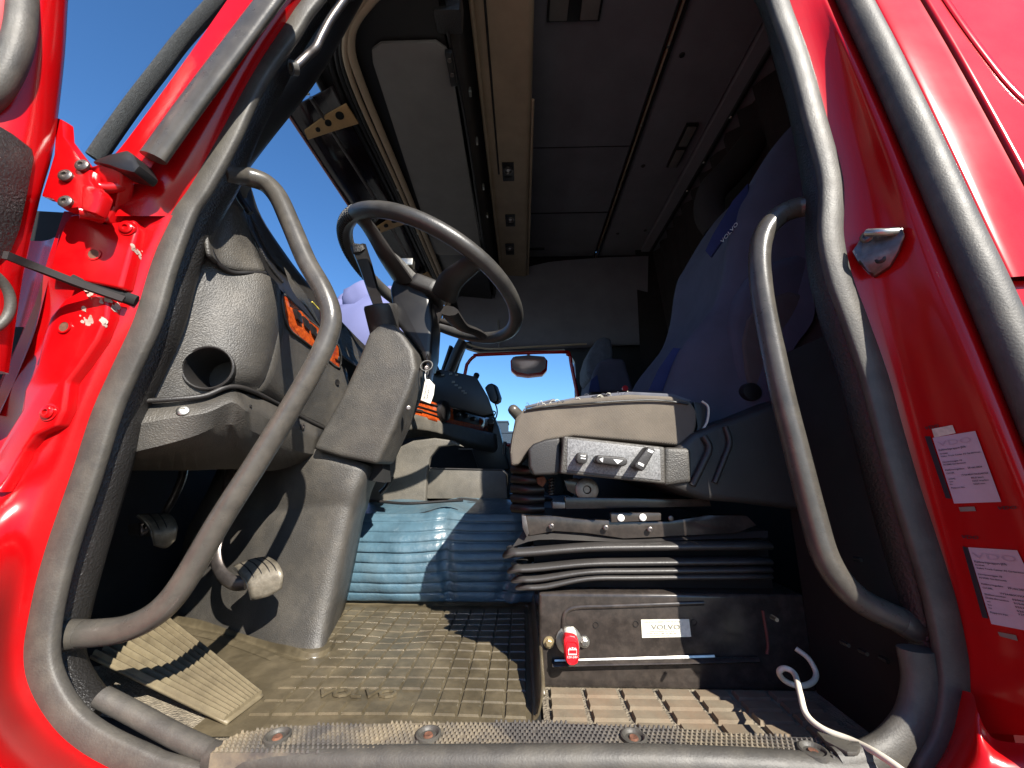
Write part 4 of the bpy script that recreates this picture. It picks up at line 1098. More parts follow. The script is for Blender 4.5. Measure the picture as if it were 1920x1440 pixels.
# shroud: near face outline pushed into the cab
sh = L([(712, 604), (738, 606), (758, 630), (774, 655), (780, 690), (770, 725), (742, 795), (706, 872), (690, 868), (640, 858), (584, 842), (606, 800), (640, 740), (668, 680), (690, 625)], Y=.375)
slab('shroud', sh, (0.01, .09, .0), PLAS, SCo, bev=.013, seg=4)
slab('column_core', L([(600, 815), (715, 825), (720, 905), (620, 890)], Y=.43), (0, .05, 0), DARKH, SCo, bev=0)
collar = L([(684, 572), (690, 562), (712, 556), (738, 560), (744, 580), (742, 606), (752, 640), (700, 640), (690, 650), (684, 620)], Y=.385)
UPc = V((-.10, -.35, .9)).normalized()
cp0 = at(714, 574, Y=.395)
lathe('collar', cp0, UPc, [(-.12, .036), (-.06, .037), (-.02, .040), (-.004, .041), (.002, .039), (.003, .034), (-.008, .032)], PLASD, SCo, n=26)
lathe('gaiter', cp0, UPc, [(-.008, .031), (.004, .028), (.005, .025), (-.004, .022), (-.004, .016), (.006, .014)], BLACK, SCo, n=7, smooth=False)
# lever
lv = L([(712, 580, .40), (700, 545, .385), (686, 500, .37), (672, 462, .355)])
tube('lever', lv, 0, BLACK, SCo, prof=[(-.012, -.009), (.012, -.009), (.016, 0), (.012, .010), (-.012, .010), (-.016, 0)], ref=(0, 1, 0), smooth=False, scale=lambda t: .75 + .45 * t, straight=True)
slab('lever_cap', L([(656, 462), (662, 455), (680, 457), (684, 466), (676, 472), (660, 474)], Y=.345), (0, .03, 0), TRIM, SCo, bev=.003)
# dark column upper between shroud and wheel
C = V((-.24, .45, .78)); NW = V((math.sin(R(23)), math.sin(R(8)), math.cos(R(23)))).normalized()
AX = V((0, 1, 0)).cross(NW).normalized(); BX = NW.cross(AX)
Wp = lambda a, r, h=0: C + (AX * math.cos(a) + BX * math.sin(a)) * r + NW * h
lathe('column_head', C - NW * .12 + V((0, .04, 0)), NW, [(0, .05), (.04, .05), (.08, .045), (.11, .03)], CURT, SCo, n=24)
slab('side_cover', L([(738, 600), (730, 540), (742, 510), (765, 515), (790, 530), (806, 556), (812, 600), (808, 660), (800, 690), (788, 660), (764, 632)], Y=.41), (0, .10, 0), BLACK, SCo, bev=.012, seg=3)
slab('side_edge', L([(800, 660), (806, 690), (800, 722), (789, 742), (792, 720), (798, 700)], Y=.40), (0, .05, 0), BLACK, SCo, bev=.004)
# wheel
WH = mk('steering_wheel', *tubedata([Wp(2 * math.pi * i / 72, .245) for i in range(72)], circ(.0185, .0175, 14), tuple(NW), True), WHEELM, SCo, smooth=True, label='worn grey leather steering wheel rim')
for i in range(34):
    a = R(150) + i * R(2.4)
    v, f = tubedata([Wp(a, .245) + ((AX * math.cos(a) + BX * math.sin(a)) * math.cos(t) + NW * math.sin(t)) * .0186 for t in [R(-100) + k * R(200) / 8 for k in range(9)]], circ(.0016, .0016, 5))
    mk('stitch', v, f, TRIM, WH, smooth=True)
for deg in (52, 128, 232, 308):
    a = R(deg)
    hub = Wp(a + (.35 if deg in (128, 308) else -.35), .07, -.035)
    pts = [Wp(a, .243, -.002), Wp(a, .20, -.010), Wp(a, .14, -.030), hub]
    tube('spoke', pts, 0, PLASD, WH, prof=circ(.020, .009, 10), ref=tuple(NW), scale=lambda t: 1.0 + .7 * t if t > .2 else 1.35 - 1.0 * t)
hb = [Wp(R(d), r, -.06) for d, r in ((20, .085), (60, .10), (120, .10), (160, .085), (200, .085), (240, .10), (300, .10), (340, .085))]
slab('horn_pad', [C + (p - C) * .62 - NW * .01 for p in hb], NW * .04, PLASD, WH, bev=.012, seg=3)
# grey instrument hood behind the wheel
slab('instrument_hood', L([(700, 440), (716, 455), (748, 480), (782, 515), (790, 530), (762, 540), (738, 500), (712, 465)], Y=.62), (.02, .12, 0), PLAS, SCo, bev=.006)
box('instrument_clip', at(762, 490, Y=.64) - V((.02, 0, .012)), at(762, 490, Y=.64) + V((.02, .03, .012)), STEEL, SCo, bev=.002)
# column side screws
for (x, y) in ((766, 765), (800, 690)):
    p = at(x, y, Y=.372) if x < 780 else at(x, y, Y=.395); bolt(p, (.5, -1, 0), .006, DSTEEL, SCo, 'screw')
# wiper stalk far side
tube('far_stalk', L([(800, 596, .50), (835, 604, .56), (870, 614, .62)]), .008, PLASD, SCo, n=10)

# ignition key with tag
KT = thing('key_tag', at(800, 750, Y=.42), 'white paper key tag with pencil writing hanging from the ignition key', 'key tag')
tube('key_ring', [at(800, 686, Y=.39) + V((.014 * math.cos(a), .006 * math.sin(a), .014 * math.sin(a))) for a in [2 * math.pi * k / 14 for k in range(14)]], .0018, STEEL, KT, n=6, closed=True)
tube('string', L([(799, 694, .39), (797, 705, .39), (799, 716, .392)]), .0015, WHITEI, KT, n=6)
tq = L([(797, 712), (805, 711), (815, 722), (813, 740), (807, 757), (789, 750), (794, 728)], Y=.392)
slab('paper', tq, (.0, .002, 0), TAGM, KT, bev=.0004)
TLk = at(809, 719, Y=.391); ax = at(803, 752, Y=.391) - TLk; ay = at(800, 718, Y=.391) - TLk
letter('handwriting', '219XX6', TLk, ax, ay, .08, .45, .30, INK, KT, width=.8)
letter('handwriting', 'VOLVO 18', TLk, ax, ay, .08, 1.05, .30, INK, KT, width=.8)

# ================================================================ pedals
METALW = mat('worn_metal', (.20, .175, .135), .45, metal=.5, var=.3, vscale=60, bump=.3, bscale=300, dirt=(.10, .085, .065), dscale=50, damt=.7)
def pedal(name, lab, arm, rows, th, mpad, ks):
    t = thing(name, arm[0], lab, 'pedal')
    tube('arm', arm, 0, DSTEEL, t, prof=circ(.014, .007, 10), ref=(.3, 1, 0))
    rows = [cr(r, 4) for r in rows]
    rows = [[c[j] for c in [cr([r[i] for r in rows], 5) for i in range(len(rows[0]))]] for j in range(5 * (len(rows) - 1) + 1)]
    PADO = loft('pad', rows, mpad, t, solid=th)
    n = (rows[2][2] - rows[2][0]).cross(rows[4][2] - rows[2][2]).normalized()
    if n.dot(EYE - rows[2][2]) < 0: n = -n
    w = len(rows[0]) - 1
    for k in ks:
        P = [r[0].lerp(r[-1], k) for r in rows]
        P = [r[int(k * w)].lerp(r[min(w, int(k * w) + 1)], k * w - int(k * w)) + n * (th * .52) for r in rows[:-4]]
        tube('groove', P, .0011, BLACK, PADO, n=6, straight=True)
    tube('groove', [q + n * (th * .5) for q in rows[-5]], .0011, BLACK, PADO, n=6, straight=True)
    tube('pad_edge', [r[0] + n * .001 for r in rows], .0035, STEEL, PADO, n=8, straight=True)
    return t
pad = [L(r) for r in (((440, 1064, .30), (472, 1052, .308), (502, 1047, .315)), ((452, 1076, .282), (488, 1062, .29), (520, 1058, .298)), ((466, 1096, .272), (500, 1082, .28), (531, 1076, .288)), ((474, 1124, .276), (506, 1116, .283), (529, 1102, .29)))]
pedal('brake_pedal', 'worn metal faced brake pedal on a curved steel arm before the steering column', L([(440, 830, .42), (428, 900, .38), (422, 970, .35), (412, 1000, .33), (404, 1035, .32), (412, 1070, .31), (436, 1092, .30), (462, 1092, .30)]), pad, .010, METALW, (.2, .42, .64, .84))
pad = [L(r) for r in (((260, 968, .34), (292, 966, .35), (318, 966, .36)), ((276, 982, .325), (302, 980, .335), (330, 980, .345)), ((286, 1000, .32), (310, 1000, .33), (333, 992, .34)), ((292, 1022, .33), (312, 1026, .34), (328, 1012, .345)))]
pedal('clutch_pedal', 'shaded dark clutch pedal with ribbed pad in the footwell', L([(345, 860, .46), (340, 900, .44), (310, 960, .40), (275, 990, .36), (262, 994, .35)]), pad, .009, METALW, (.3, .6))
slab('pedal_stop', L([(238, 985), (262, 980), (288, 1000), (286, 1006), (240, 1003)], Y=.37), (0, .03, 0), PLASD, None, bev=.002, label='small dark bracket on the footwell wall left of the clutch pedal', cat='bracket')

# ================================================================ engine tunnel cover
EC = thing('engine_cover', (-.2, .75, FZ), 'quilted light blue vinyl engine tunnel cover', 'engine cover')
rows = []
NV, NU = 140, 60
for i in range(NV + 1):
    k = i / NV
    row = []
    for j in range(NU + 1):
        s = j / NU
        x = -.62 + .80 * s
        if k < .72:
            kk = k / .72
            z = FZ + .012 + (.215 + .007 * math.exp(-((x + .22) / .05) ** 2)) * kk; y = .598 + .05 * kk ** 2 + .02 * max(0, s - .72)
            q = (kk * 9.0) % 1.0
            puff = .009 * (1 - (2 * q - 1) ** 12) + .002 * (1 - (2 * q - 1) ** 2)
            fold = .012 * math.exp(-((x - .02 - .1 * (kk - .5)) / .018) ** 2) - .010 * math.exp(-((x + .02 - .08 * (kk - .5)) / .014) ** 2)
            wr = .0016 * math.sin(38 * x + 5 * kk) * math.sin(7 * kk + 14 * x) + .0007 * math.sin(90 * x + 11 * kk)
            seam = 1 - math.exp(-((x + .19 + .03 * kk) / .007) ** 2)
            y -= puff * seam + fold + wr + .03 * math.exp(-((x + .33) / .16) ** 2) * math.sin(math.pi * min(1, kk * 1.05)) ** .7 * seam
        else:
            kk = (k - .72) / .28
            y = .648 + .5 * kk; z = FZ + .227 + .02 * math.exp(-((x + .22) / .05) ** 2) * (1 - kk) + .03 * math.sin(min(1, kk * 2.5) * math.pi / 2) - .012 + .006 * math.sin(20 * x + 9 * kk)
        row.append(V((x, y, z)))
    rows.append(row)
loft('quilt', rows, VINYL, EC)
tube('hem', L([(690, 938, .63), (760, 944, .62), (830, 940, .63), (868, 938, .63)]), .004, BLACK, EC, n=8)
tube('piping', [V((-.62 + .8 * j / 30, .592, FZ + .018)) for j in range(31)], .004, VINYL, EC, n=8)
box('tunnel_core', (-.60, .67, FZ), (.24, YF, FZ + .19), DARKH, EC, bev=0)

# console behind the tunnel
CN = thing('centre_console', at(860, 930, Y=.86), 'grey grained centre console block standing behind the blue engine cover', 'console')
slab('console_front', L([(797, 878), (880, 879), (938, 880), (950, 890), (952, 945), (796, 945)], Y=.86), (0, .22, 0), DUSTP, CN, bev=.008)
tube('console_rim', L([(800, 878, .86), (880, 880, .86), (945, 881, .86)]), .003, PLASD, CN, n=6)
ar = L([(690, 945), (696, 905), (712, 870), (738, 843), (775, 826), (815, 821), (850, 826), (870, 838), (850, 834), (822, 838), (806, 858), (800, 890), (797, 945)], Y=.82)
slab('arch', ar, (.0, .03, 0), DUSTP, CN, bev=.006, seg=3)
tube('gear_stalk', L([(714, 925, .70), (726, 912, .70), (732, 900, .70), (734, 893, .70)]), .008, BLACK, CN, n=8)
box('console_back', (-.45, .86, .10), (.1, 1.9, .20), DARKH, CN, bev=0)
p = at(946, 840, Y=1.5)
tube('handbrake_lever', L([(945, 852, 1.2), (946, 840, 1.2), (947, 828, 1.2)]), .008, PLASD, CN, n=8)
tube('console_slot', L([(860, 842, 1.3), (875, 842, 1.3), (886, 842, 1.3)]), .003, GREYV, CN, n=6)

# ================================================================ driver seat
DS = thing('driver_seat', (.2, .45, FZ), 'air suspended driver seat with beige sided cushion and dark blue backrest', 'seat')
co = L([(962, 806), (966, 784), (980, 770), (1012, 759), (1090, 746), (1180, 739), (1262, 743), (1296, 753), (1308, 772), (1306, 800), (1294, 838), (1240, 832), (1150, 824), (1075, 818), (1025, 826), (990, 848), (972, 872), (958, 874), (955, 840)], Y=.195)
CU = slab('cushion', co, (0.0, .50, 0), FABS, DS, bev=.028, seg=5, label='worn beige seat cushion side')
# sagging side cloth detail
tube('seam', L([(985, 769, .192), (1030, 762, .191), (1090, 757, .19), (1160, 752, .19), (1230, 750, .19), (1290, 757, .192)]), .002, PLASD, CU, n=6)
tube('front_piping', L([(984, 766, .198), (970, 790, .194), (962, 820, .194), (958, 850, .194)]), .0012, FABS, CU, n=6)
ct = L([(985, 768), (1012, 758), (1090, 742), (1180, 734), (1262, 738), (1298, 750), (1290, 757), (1180, 752), (1090, 757)], Y=.202)
TPd = slab('cushion_top', ct, (0.0, .40, 0), FABT, DS, bev=.006, seg=3, label='torn blue grey cushion top')
random.seed(5)
for k in range(26):
    x = random.uniform(990, 1180); y = 766 - (x - 985) * .14 + random.uniform(-5, 2)
    p = at(x, y, Y=.198); q = p + V((random.uniform(-.012, .012), -.003, random.uniform(.001, .005)))
    tube('loose_thread', [p, p.lerp(q, .5) + V((0, -.002, .003)), q], .0005, CREAM if k % 2 else FABT, TPd, n=5, sub=3)
tube('tear', L([(1110, 744, .2), (1150, 738, .21), (1175, 737, .31), (1130, 745, .2)]), .0016, INK, TPd, n=5)
# rear strip and backrest
slab('cushion_rear', L([(1300, 752), (1316, 756), (1326, 764), (1322, 800), (1312, 835), (1296, 836), (1308, 800)], Y=.21), (0, .38, 0), PLASD, DS, bev=.004)
tube('rear_piping', L([(1316, 752, .21), (1328, 764, .208), (1326, 790, .208), (1316, 808, .208)]), .0022, CREAM, DS, n=6)
BF = [(1213, 735), (1232, 690), (1263, 649), (1291, 611), (1307, 559), (1314, 503), (1322, 465), (1336, 440), (1374, 375), (1406, 333), (1454, 288), (1476, 282)]
fr_ = L([(1170, 840), (1196, 780)] + BF, Y=.50)
rear_ = [p + V((.17 if i > 4 else .2, 0, -.02)) for i, p in enumerate(fr_)]
rowsb = []
NS = 9
prof_y = [(-.235, .13), (-.225, .07), (-.19, .0), (-.12, .018), (0, .028), (.12, .018), (.19, 0), (.225, .07), (.235, .13)]
for p, q in zip(fr_, rear_):
    r_ = [q + V((0, -.225, 0))]
    for dy, dx in prof_y:
        r_.append(V((p.x + dx, .52 + dy * .95, p.z)))
    r_.append(q + V((0, .24, 0)))
    rowsb.append(r_)
BK = loft('backrest', rowsb, FABB, DS, dense=3, label='dark blue grey backrest')
# blue inserts
for (pts, Y) in (([(1322, 470), (1336, 440), (1374, 376), (1402, 344), (1405, 400), (1385, 420), (1358, 445), (1332, 482)], .335), ([(1215, 733), (1234, 692), (1262, 652), (1300, 655), (1305, 690), (1295, 735)], .37)):
    P = L(pts, Y=Y)
    slab('blue_insert', P, (.006, .004, 0), BLUEF, DS, bev=.001)
TLb = at(1350, 452, Y=.330); axb = at(1380, 416, Y=.330) - TLb; ayb = at(1354, 457, Y=.330) - TLb
letter('lettering', 'VOLVO', TLb, axb, ayb, 0, 1.0, 1.0, WHITEI, DS, width=1.0, off=.001)
bo = L([(1370, 620), (1374, 590), (1388, 548), (1409, 514), (1440, 488), (1500, 470), (1560, 470), (1600, 560), (1620, 700), (1560, 735), (1480, 745), (1400, 750), (1380, 700)], Y=.29)
slab('side_bolster', bo, (0, .10, 0), FABB, DS, bev=.03, seg=4)
FABBR = mat('brown_fabric', (.075, .058, .055), .95, bump=.4, bscale=500)
bo2 = L([(1392, 640), (1400, 600), (1430, 560), (1480, 545), (1540, 560), (1570, 640), (1560, 710), (1480, 730), (1410, 735), (1398, 700)], Y=.287)
slab('bolster_panel', bo2, (0, .02, 0), FABBR, DS, bev=.008, seg=3)
lathe('armrest_pivot', at(1408, 735, Y=.286), (0, -1, 0), [(-.01, .02), (.006, .018), (.008, .008)], BLACK, DS)
# plastic side shell
slab('side_shell', L([(1262, 845), (1300, 812), (1340, 796), (1420, 768), (1480, 742), (1530, 738), (1600, 800), (1620, 940), (1520, 960), (1400, 945), (1320, 938), (1250, 912)], Y=.185), (0, .35, 0), PLASD, DS, bev=.012, seg=3)
tube('shell_rib', L([(1360, 800, .183), (1368, 830, .181), (1358, 860, .181), (1340, 905, .183)]), .005, PLASD, DS, n=8)
tube('shell_rib', L([(1320, 818, .181), (1330, 840, .179), (1318, 870, .179), (1298, 910, .181)]), .006, PLASD, DS, n=8)
slab('side_rail_cover', L([(1246, 838), (1296, 840), (1298, 905), (1245, 912)], Y=.177), (0, .06, 0), PLAS, DS, bev=.008, seg=3)
# front knob cover
slab('front_cover', L([(990, 842), (1000, 832), (1022, 824), (1050, 820), (1052, 880), (1046, 890), (1000, 892), (992, 875)], Y=.177), (0, .08, 0), PLASD, DS, bev=.014, seg=4)
# control panel with three knobs
cp = L([(1056, 817), (1247, 838), (1248, 908), (1050, 888)], Y=.16)
CPn = slab('control_panel', cp, (0, .05, 0), PLAS, DS, bev=.004, seg=3, label='grey seat control panel with three knobs')
ci = L([(1064, 822), (1238, 842), (1240, 901), (1063, 882)], Y=.1585)
slab('panel_face', ci, (0, .004, 0), mat('speckled_grey', (0.16, 0.16, 0.16), .5, var=.5, vscale=400), CPn, bev=.002)
k1 = slab('knob', L([(1082, 852), (1086, 848), (1100, 850), (1103, 854), (1101, 866), (1096, 870), (1084, 868), (1081, 862)], Y=.137), (0, .022, 0), PLASD, CPn, bev=.003)
k2 = slab('knob', L([(1120, 853), (1170, 857), (1177, 862), (1176, 871), (1168, 875), (1120, 869), (1116, 863)], Y=.133), (0, .026, 0), PLASD, CPn, bev=.005, seg=3)
k3 = slab('knob', L([(1214, 838), (1222, 838), (1229, 844), (1209, 880), (1204, 884), (1190, 876), (1190, 870)], Y=.131), (0, .028, 0), PLASD, CPn, bev=.005, seg=3)
def mark(parent, pts, Y): mk('arrow_mark', L(pts, Y=Y), [tuple(range(len(pts)))], WHITEI, parent)
mark(k2, [(1150, 861), (1168, 863), (1158, 870)], .1322); mark(k2, [(1124, 861), (1131, 858), (1130, 867)], .1322)
mark(k3, [(1216, 842), (1226, 846), (1223, 850), (1214, 846)], .1302); mark(k3, [(1198, 866), (1208, 871), (1206, 875), (1196, 870)], .1302)
mark(k1, [(1089, 853), (1098, 854), (1098, 856), (1089, 855)], .1362); mark(k1, [(1089, 858), (1098, 859), (1098, 861), (1089, 860)], .1362)
# suspension hardware
slab('slide_rail', L([(1060, 932), (1330, 936), (1335, 950), (1060, 955)], Y=.262), (0, .03, 0), GLOSS, DS, bev=.002)
slab('slide_rail', L([(1036, 940), (1060, 942), (1060, 954), (1036, 954)], Y=.258), (0, .03, 0), DSTEEL, DS, bev=.002)
lathe('pivot', at(1100, 918, Y=.27), (0, -1, 0), [(-.02, .022), (.004, .022), (.006, .016), (.006, .008), (.002, .006)], DSTEEL, DS, n=18)
slab('pivot_plate', L([(1058, 900), (1080, 896), (1118, 912), (1116, 930), (1090, 934), (1064, 920)], Y=.272), (0, .01, 0), GLOSS, DS, bev=.002)
slab('cable_block', L([(1006, 896), (1020, 892), (1026, 902), (1018, 914), (1008, 908)], Y=.268), (0, .02, 0), RUST, DS, bev=.003)
tube('spiral_cable', [at(1034 + 5 * math.sin(k * 1.6), 896 + k * 1.4, Y=.27 + .004 * math.cos(k * 1.6)) for k in range(24)], .0018, BLACK, DS, n=6, sub=3)
slab('upper_bracket', L([(985, 968), (1040, 968), (1090, 974), (1140, 976), (1170, 978), (1250, 978), (1330, 966), (1400, 966), (1420, 985), (1380, 1000), (1260, 1006), (1170, 1010), (1100, 1000), (1040, 996), (992, 1005)], Y=.232), (0, .02, 0), GLOSS, DS, bev=.002)
slab('hinge_tab', L([(1146, 962), (1240, 962), (1240, 976), (1146, 980)], Y=.226), (0, .02, 0), GLOSS, DS, bev=.002)
for (x, y, m) in ((1164, 971, WHITEI), (1205, 970, WHITEI), (1136, 990, DSTEEL), (1219, 993, DSTEEL), (1034, 987, DSTEEL), (1258, 972, DSTEEL)):
    bolt(at(x, y, Y=.2255), (0, -1, 0), .0062 if m is WHITEI else .005, m, DS, 'rivet')
slab('clamp_leaf', L([(978, 966), (986, 968), (992, 1000), (988, 1008), (980, 990)], Y=.22), (0, .02, 0), DSTEEL, DS, bev=.001)
# bellows: stacked rubber folds
def fold(py0, py1, x0, x1, Y, th, m):
    P = L([(x0, py0), (x0 + 40, py0 - 2), (1100, py1 + 2), (1200, py1), (x1, py1 - 2)], Y=Y)
    c = cr(P, 5)
    c = [c[0] + V((.03, .10, 0)), c[0] + V((.006, .03, 0))] + c
    pr = [(-.006, -th), (.0, -th * 1.1), (.004, -th * .6), (.004, th * .6), (.0, th * 1.1), (-.006, th)]
    v, f = tubedata(c, [(th * math.cos(a), .016 * math.sin(a)) for a in [2 * math.pi * k / 12 for k in range(12)]], (0, 1, 0))
    return mk('bellows_fold', v, f, m, DS, smooth=True)
BEL = mat('bellows_rubber', (.036, .033, .031), .42, var=.2, bump=.3, bscale=700)
fold(1036, 1024, 957, 1440, .225, .0075, BEL)
fold(1066, 1053, 966, 1440, .228, .0062, BEL)
fold(1085, 1068, 974, 1440, .230, .0060, BEL)
fold(1099, 1080, 982, 1440, .232, .0060, BEL)
loft('bellows_top', [L(((960, 1026, .225), (1010, 1012, .225), (1100, 1014, .23), (1180, 1016, .23), (1300, 1012, .23), (1440, 1008, .23))), L(((985, 990, .25), (1010, 992, .245), (1100, 998, .245), (1180, 1006, .245), (1300, 1000, .245), (1440, 995, .245)))], BEL, DS, dense=3)
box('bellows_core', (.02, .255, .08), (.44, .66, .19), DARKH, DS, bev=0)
# bellows boot at the front
for k in range(5):
    y = 880 + k * 18
    tube('boot_fold', L([(962, y, .33), (990, y + 2, .31), (1020, y + 1, .31)]), .010, BLACK, DS, n=10)
# pedestal
PZ = at(1100, 1112, Y=.22).z
PD = box('pedestal', (.026, .22, FZ + .001), (.47, .64, PZ), GLOSS, DS, bev=.006, seg=3, label='scuffed glossy black steel seat pedestal')
tube('emboss', L([(1056, 1195, .2185), (1057, 1160, .2185), (1064, 1146, .2185), (1085, 1139, .2185), (1150, 1137, .2185), (1320, 1131, .2185)]), 0, GLOSS, PD, prof=circ(.0035, .002, 8), ref=(0, 1, 0))
tube('edge_strip', L([(1040, 1242, .217), (1150, 1239, .217), (1280, 1235, .217), (1340, 1233, .217)]), 0, STEEL, PD, prof=circ(.0042, .0015, 8), ref=(0, 1, 0))
tube('lower_lip', L([(1035, 1246, .214), (1150, 1243, .214), (1280, 1240, .214), (1420, 1236, .214)]), 0, GLOSS, PD, prof=circ(.004, .008, 8), ref=(0, 1, 0))
for (x, y) in ((1117, 1172), (1192, 1170), (1301, 1167)):
    lathe('hole', at(x, y, Y=.2195), (0, -1, 0), [(-.004, .0046), (.0006, .0046), (.0006, .0042), (-.002, .0042)], DARKH, PD, n=14)
for (x, y, m) in ((1029, 1204, YZINC), (1095, 1203, STEEL)):
    p = at(x, y, Y=.219)
    lathe('flange_bolt', p, (0, -1, 0), [(0, .0092), (.002, .009), (.0022, .006)], m, PD, n=16)
    lathe('flange_bolt', p, (0, -1, 0), [(.002, .0062), (.007, .006), (.008, .0045)], m, PD, n=6, smooth=False)
# maker plate
MP = thing('maker_plate', at(1248, 1195, Y=.2185), 'cream maker sticker on the black seat pedestal', 'sticker')
mpq = L([(1202, 1162), (1292, 1161), (1296, 1194), (1204, 1196)], Y=.2188)
slab('sticker', mpq, (0, .0008, 0), CREAM, MP, bev=0)
TLm = at(1202, 1162, Y=.2185); axm = at(1292, 1161, Y=.2185) - TLm; aym = at(1204, 1196, Y=.2185) - TLm
letter('lettering', 'VOLVO', TLm, axm, aym, .20, .54, .26, GREYINK, MP, width=.60, bold=.01)
for k, (u, v, w) in enumerate(((.06, .16, .75), (.18, .68, .5), (.10, .80, .62), (.16, .92, .4))):
    letter('lettering', 'MADE IN SWEDEN 1597 00 24 AB' if k != 2 else 'TYPE FH12 NR 20 381 45', TLm, axm, aym, u, v, .075, GREYINK, MP, width=w)
# battery master switch
BS = thing('battery_switch', at(1070, 1245, Y=.21), 'red battery isolator key with a white battery symbol on the seat pedestal', 'switch')
lathe('flange', at(1066, 1200, Y=.219), (0, -1, 0), [(0, .0215), (.002, .021), (.003, .012), (.014, .010), (.02, .009)], STEEL, BS, n=22)
lathe('boss', at(1068, 1188, Y=.205), (0, -1, -.2), [(0, .011), (.012, .010), (.014, .006)], CREAM, BS, n=16)
ko = L([(1057, 1200), (1060, 1194), (1068, 1191), (1078, 1193), (1084, 1200), (1086, 1214), (1086, 1236), (1083, 1245), (1075, 1249), (1066, 1247), (1060, 1240), (1058, 1222)], Y=.180)
KY = slab('key', ko, (0, .018, 0), REDPL, BS, bev=.003, seg=3)
tube('key_rim', L([(1063, 1206), (1072, 1203), (1082, 1206), (1084, 1222), (1083, 1238), (1075, 1245), (1066, 1243), (1062, 1230)], Y=.1795), .0012, REDPL, KY, n=6, closed=True)
def kb(pts): 
    P = L(pts, Y=.1788); tube('battery_symbol', P, .0008, WHITEI, KY, n=5, straight=True)
kb([(1066, 1218), (1066, 1227), (1081, 1227), (1081, 1218), (1066, 1218)])
kb([(1067, 1216), (1070, 1216)]); kb([(1077, 1216), (1080, 1216)]); kb([(1072, 1215), (1075, 1215)])
TLs = at(1064, 1229, Y=.1788); letter('lettering', '12V-24V', TLs, at(1083, 1229, Y=.1788) - TLs, at(1064, 1234, Y=.1788) - TLs, 0, 1, .9, WHITEI, KY, width=1.0)

# ================================================================ passenger seat
PS = thing('passenger_seat', (.45, 1.55, FZ), 'dark blue passenger seat with headrest in the shade beyond the driver seat', 'seat')
slab('backrest', L([(1108, 735), (1112, 700), (1122, 678), (1140, 670), (1170, 672), (1190, 735)], Y=1.5), (0, .42, 0), FABB, PS, bev=.02, seg=3)
slab('headrest', L([(1100, 700), (1100, 678), (1108, 652), (1120, 636), (1132, 630), (1146, 634), (1150, 660), (1148, 690), (1120, 712), (1106, 712)], Y=1.55), (0, .28, 0), FABT, PS, bev=.02, seg=3)
slab('blue_insert', L([(1104, 735), (1108, 712), (1120, 702), (1126, 735)], Y=1.49), (0, .02, 0), BLUEF, PS, bev=.003)
slab('cushion', L([(975, 800), (985, 790), (1180, 780), (1190, 860), (990, 860)], Y=1.5), (0, .45, 0), FABB, PS, bev=.02)
lathe('belt_button', at(1172, 728, Y=1.2), (0, -1, 0), [(-.01, .012), (.006, .012)], REDPL, PS)
box('pedestal', (.25, 1.5, FZ), (.7, 1.95, .3), BLACK, PS, bev=.01)
# far armrest stub of the driver seat
lathe('armrest', at(962, 768, Y=.55), (.4, .3, -.4), [(-.012, .006), (-.008, .012), (.0, .015), (.05, .017)], TUBEM, DS, n=16)
tube('far_rim', L([(985, 764, .5), (1040, 750, .5)]), .004, FABT, DS, n=6)

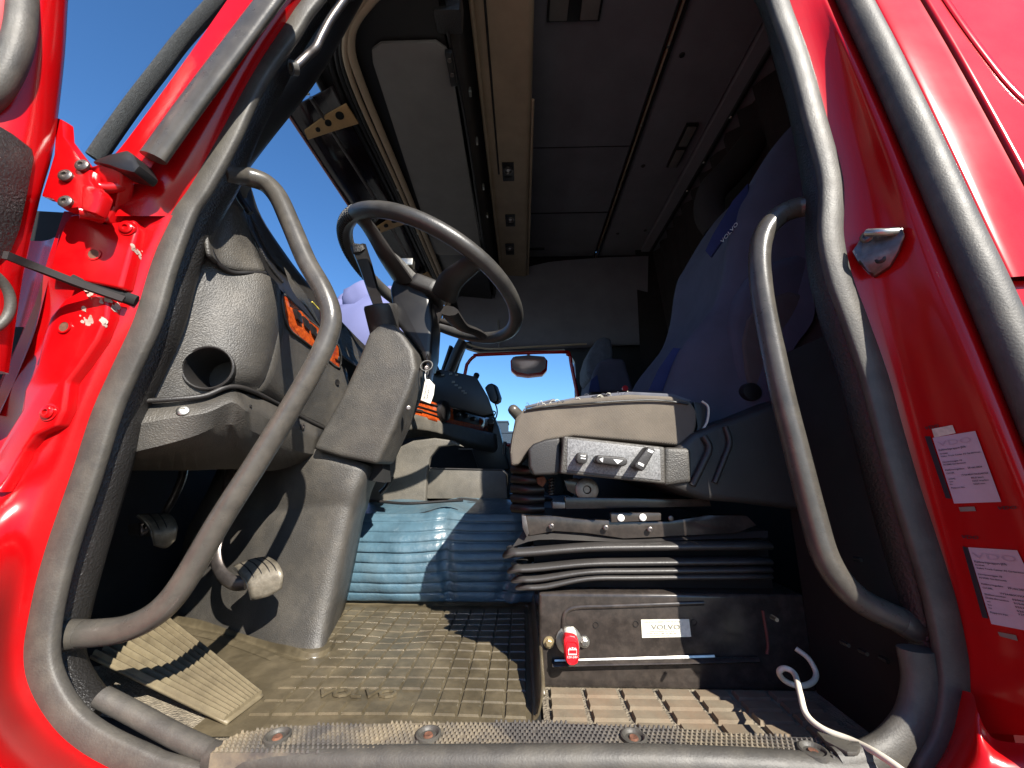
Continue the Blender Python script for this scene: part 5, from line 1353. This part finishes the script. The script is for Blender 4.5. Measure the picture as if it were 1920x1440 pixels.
# ================================================================ bunk and sleeper controls
BN = thing('bunk', (1.1, 1.0, FZ), 'dark bunk box and mattress behind the seats', 'bunk')
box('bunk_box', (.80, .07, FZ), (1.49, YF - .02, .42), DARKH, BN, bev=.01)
box('mattress', (.82, .09, .42), (1.48, YF - .04, .56), CURT, BN, bev=.03)
box('pillar_inner', (.50, .05, FZ), (.80, .09, 1.8), CURT, CAB, bev=.01)
box('kick_panel', (.465, .035, FZ), (.49, .22, .5), DARKH, CAB, bev=.004)
BCn = thing('bunk_control', at(1560, 800, Y=.12), 'small black bunk control box with pale seat symbols behind the driver seat', 'control box')
slab('case', L([(1528, 745), (1600, 760), (1615, 860), (1548, 862)], Y=.12), (0, .02, 0), BLACK, BCn, bev=.003)
for c in range(2):
    for r_ in range(3):
        x = 1548 + c * 14 + r_ * 3; y = 766 + r_ * 20
        slab('key_cap', L([(x, y), (x + 10, y + 1), (x + 13, y + 16), (x + 3, y + 15)], Y=.117), (0, .004, 0), PLASD, BCn, bev=.001)
for (x, y) in ((1556, 842), (1552, 750)):
    tube('seat_symbol', L([(x, y - 5), (x + 3, y + 3), (x + 11, y + 2), (x + 12, y - 3)], Y=.1165), .0008, WHITEI, BCn, n=5, straight=True)
slab('foil_scrap', L([(1518, 722), (1540, 716), (1556, 728), (1530, 728)], Y=.14), (0, .004, 0), BRASS, None, bev=.001, label='crumpled brown foil scrap wedged behind the driver seat', cat='foil')
for (x, y) in ((1590, 1210), (1625, 1226), (1664, 1240), (1614, 1050), (1456, 1162)):
    lathe('trim_stud', at(x, y, Y=.06), (0, -1, 0), [(-.01, .003), (.001, .0025)], BLACK, CAB, n=10)
# dangling belt anchor
tube('belt_anchor', L([(1430, 1145, .2), (1436, 1180, .2), (1440, 1210, .2), (1438, 1226, .2)]), .0022, mat('dull_red', (.10, .02, .018), .6), None, n=8, label='thin dull red rod hanging at the shaded end of the seat pedestal', cat='rod')
# white cable
tube('white_cable', L([(1492, 1216, .17), (1516, 1235, .16), (1530, 1262, .15), (1522, 1280, .14), (1496, 1286, .13), (1470, 1275, .13), (1461, 1260, .125), (1472, 1253, .12), (1490, 1264, .11)]) +
     L([(1500, 1300, .075), (1512, 1340, .05), (1545, 1368, .03), (1600, 1390, .01), (1650, 1416, -.015), (1710, 1460, -.04), (1780, 1530, -.06)]), .0036, WHITEC, None, n=10, sub=7,
     label='cream power cable looping out over the door sill', cat='cable')
slab('mat_scrap', [at(x, y, Z=.004) for x, y in ((1532, 1378), (1600, 1398), (1616, 1408), (1608, 1418), (1590, 1418), (1548, 1396))], (0, 0, .004), SEALM, None, bev=.001, label='loose black rubber flap beside the cable on the threshold', cat='rubber flap')
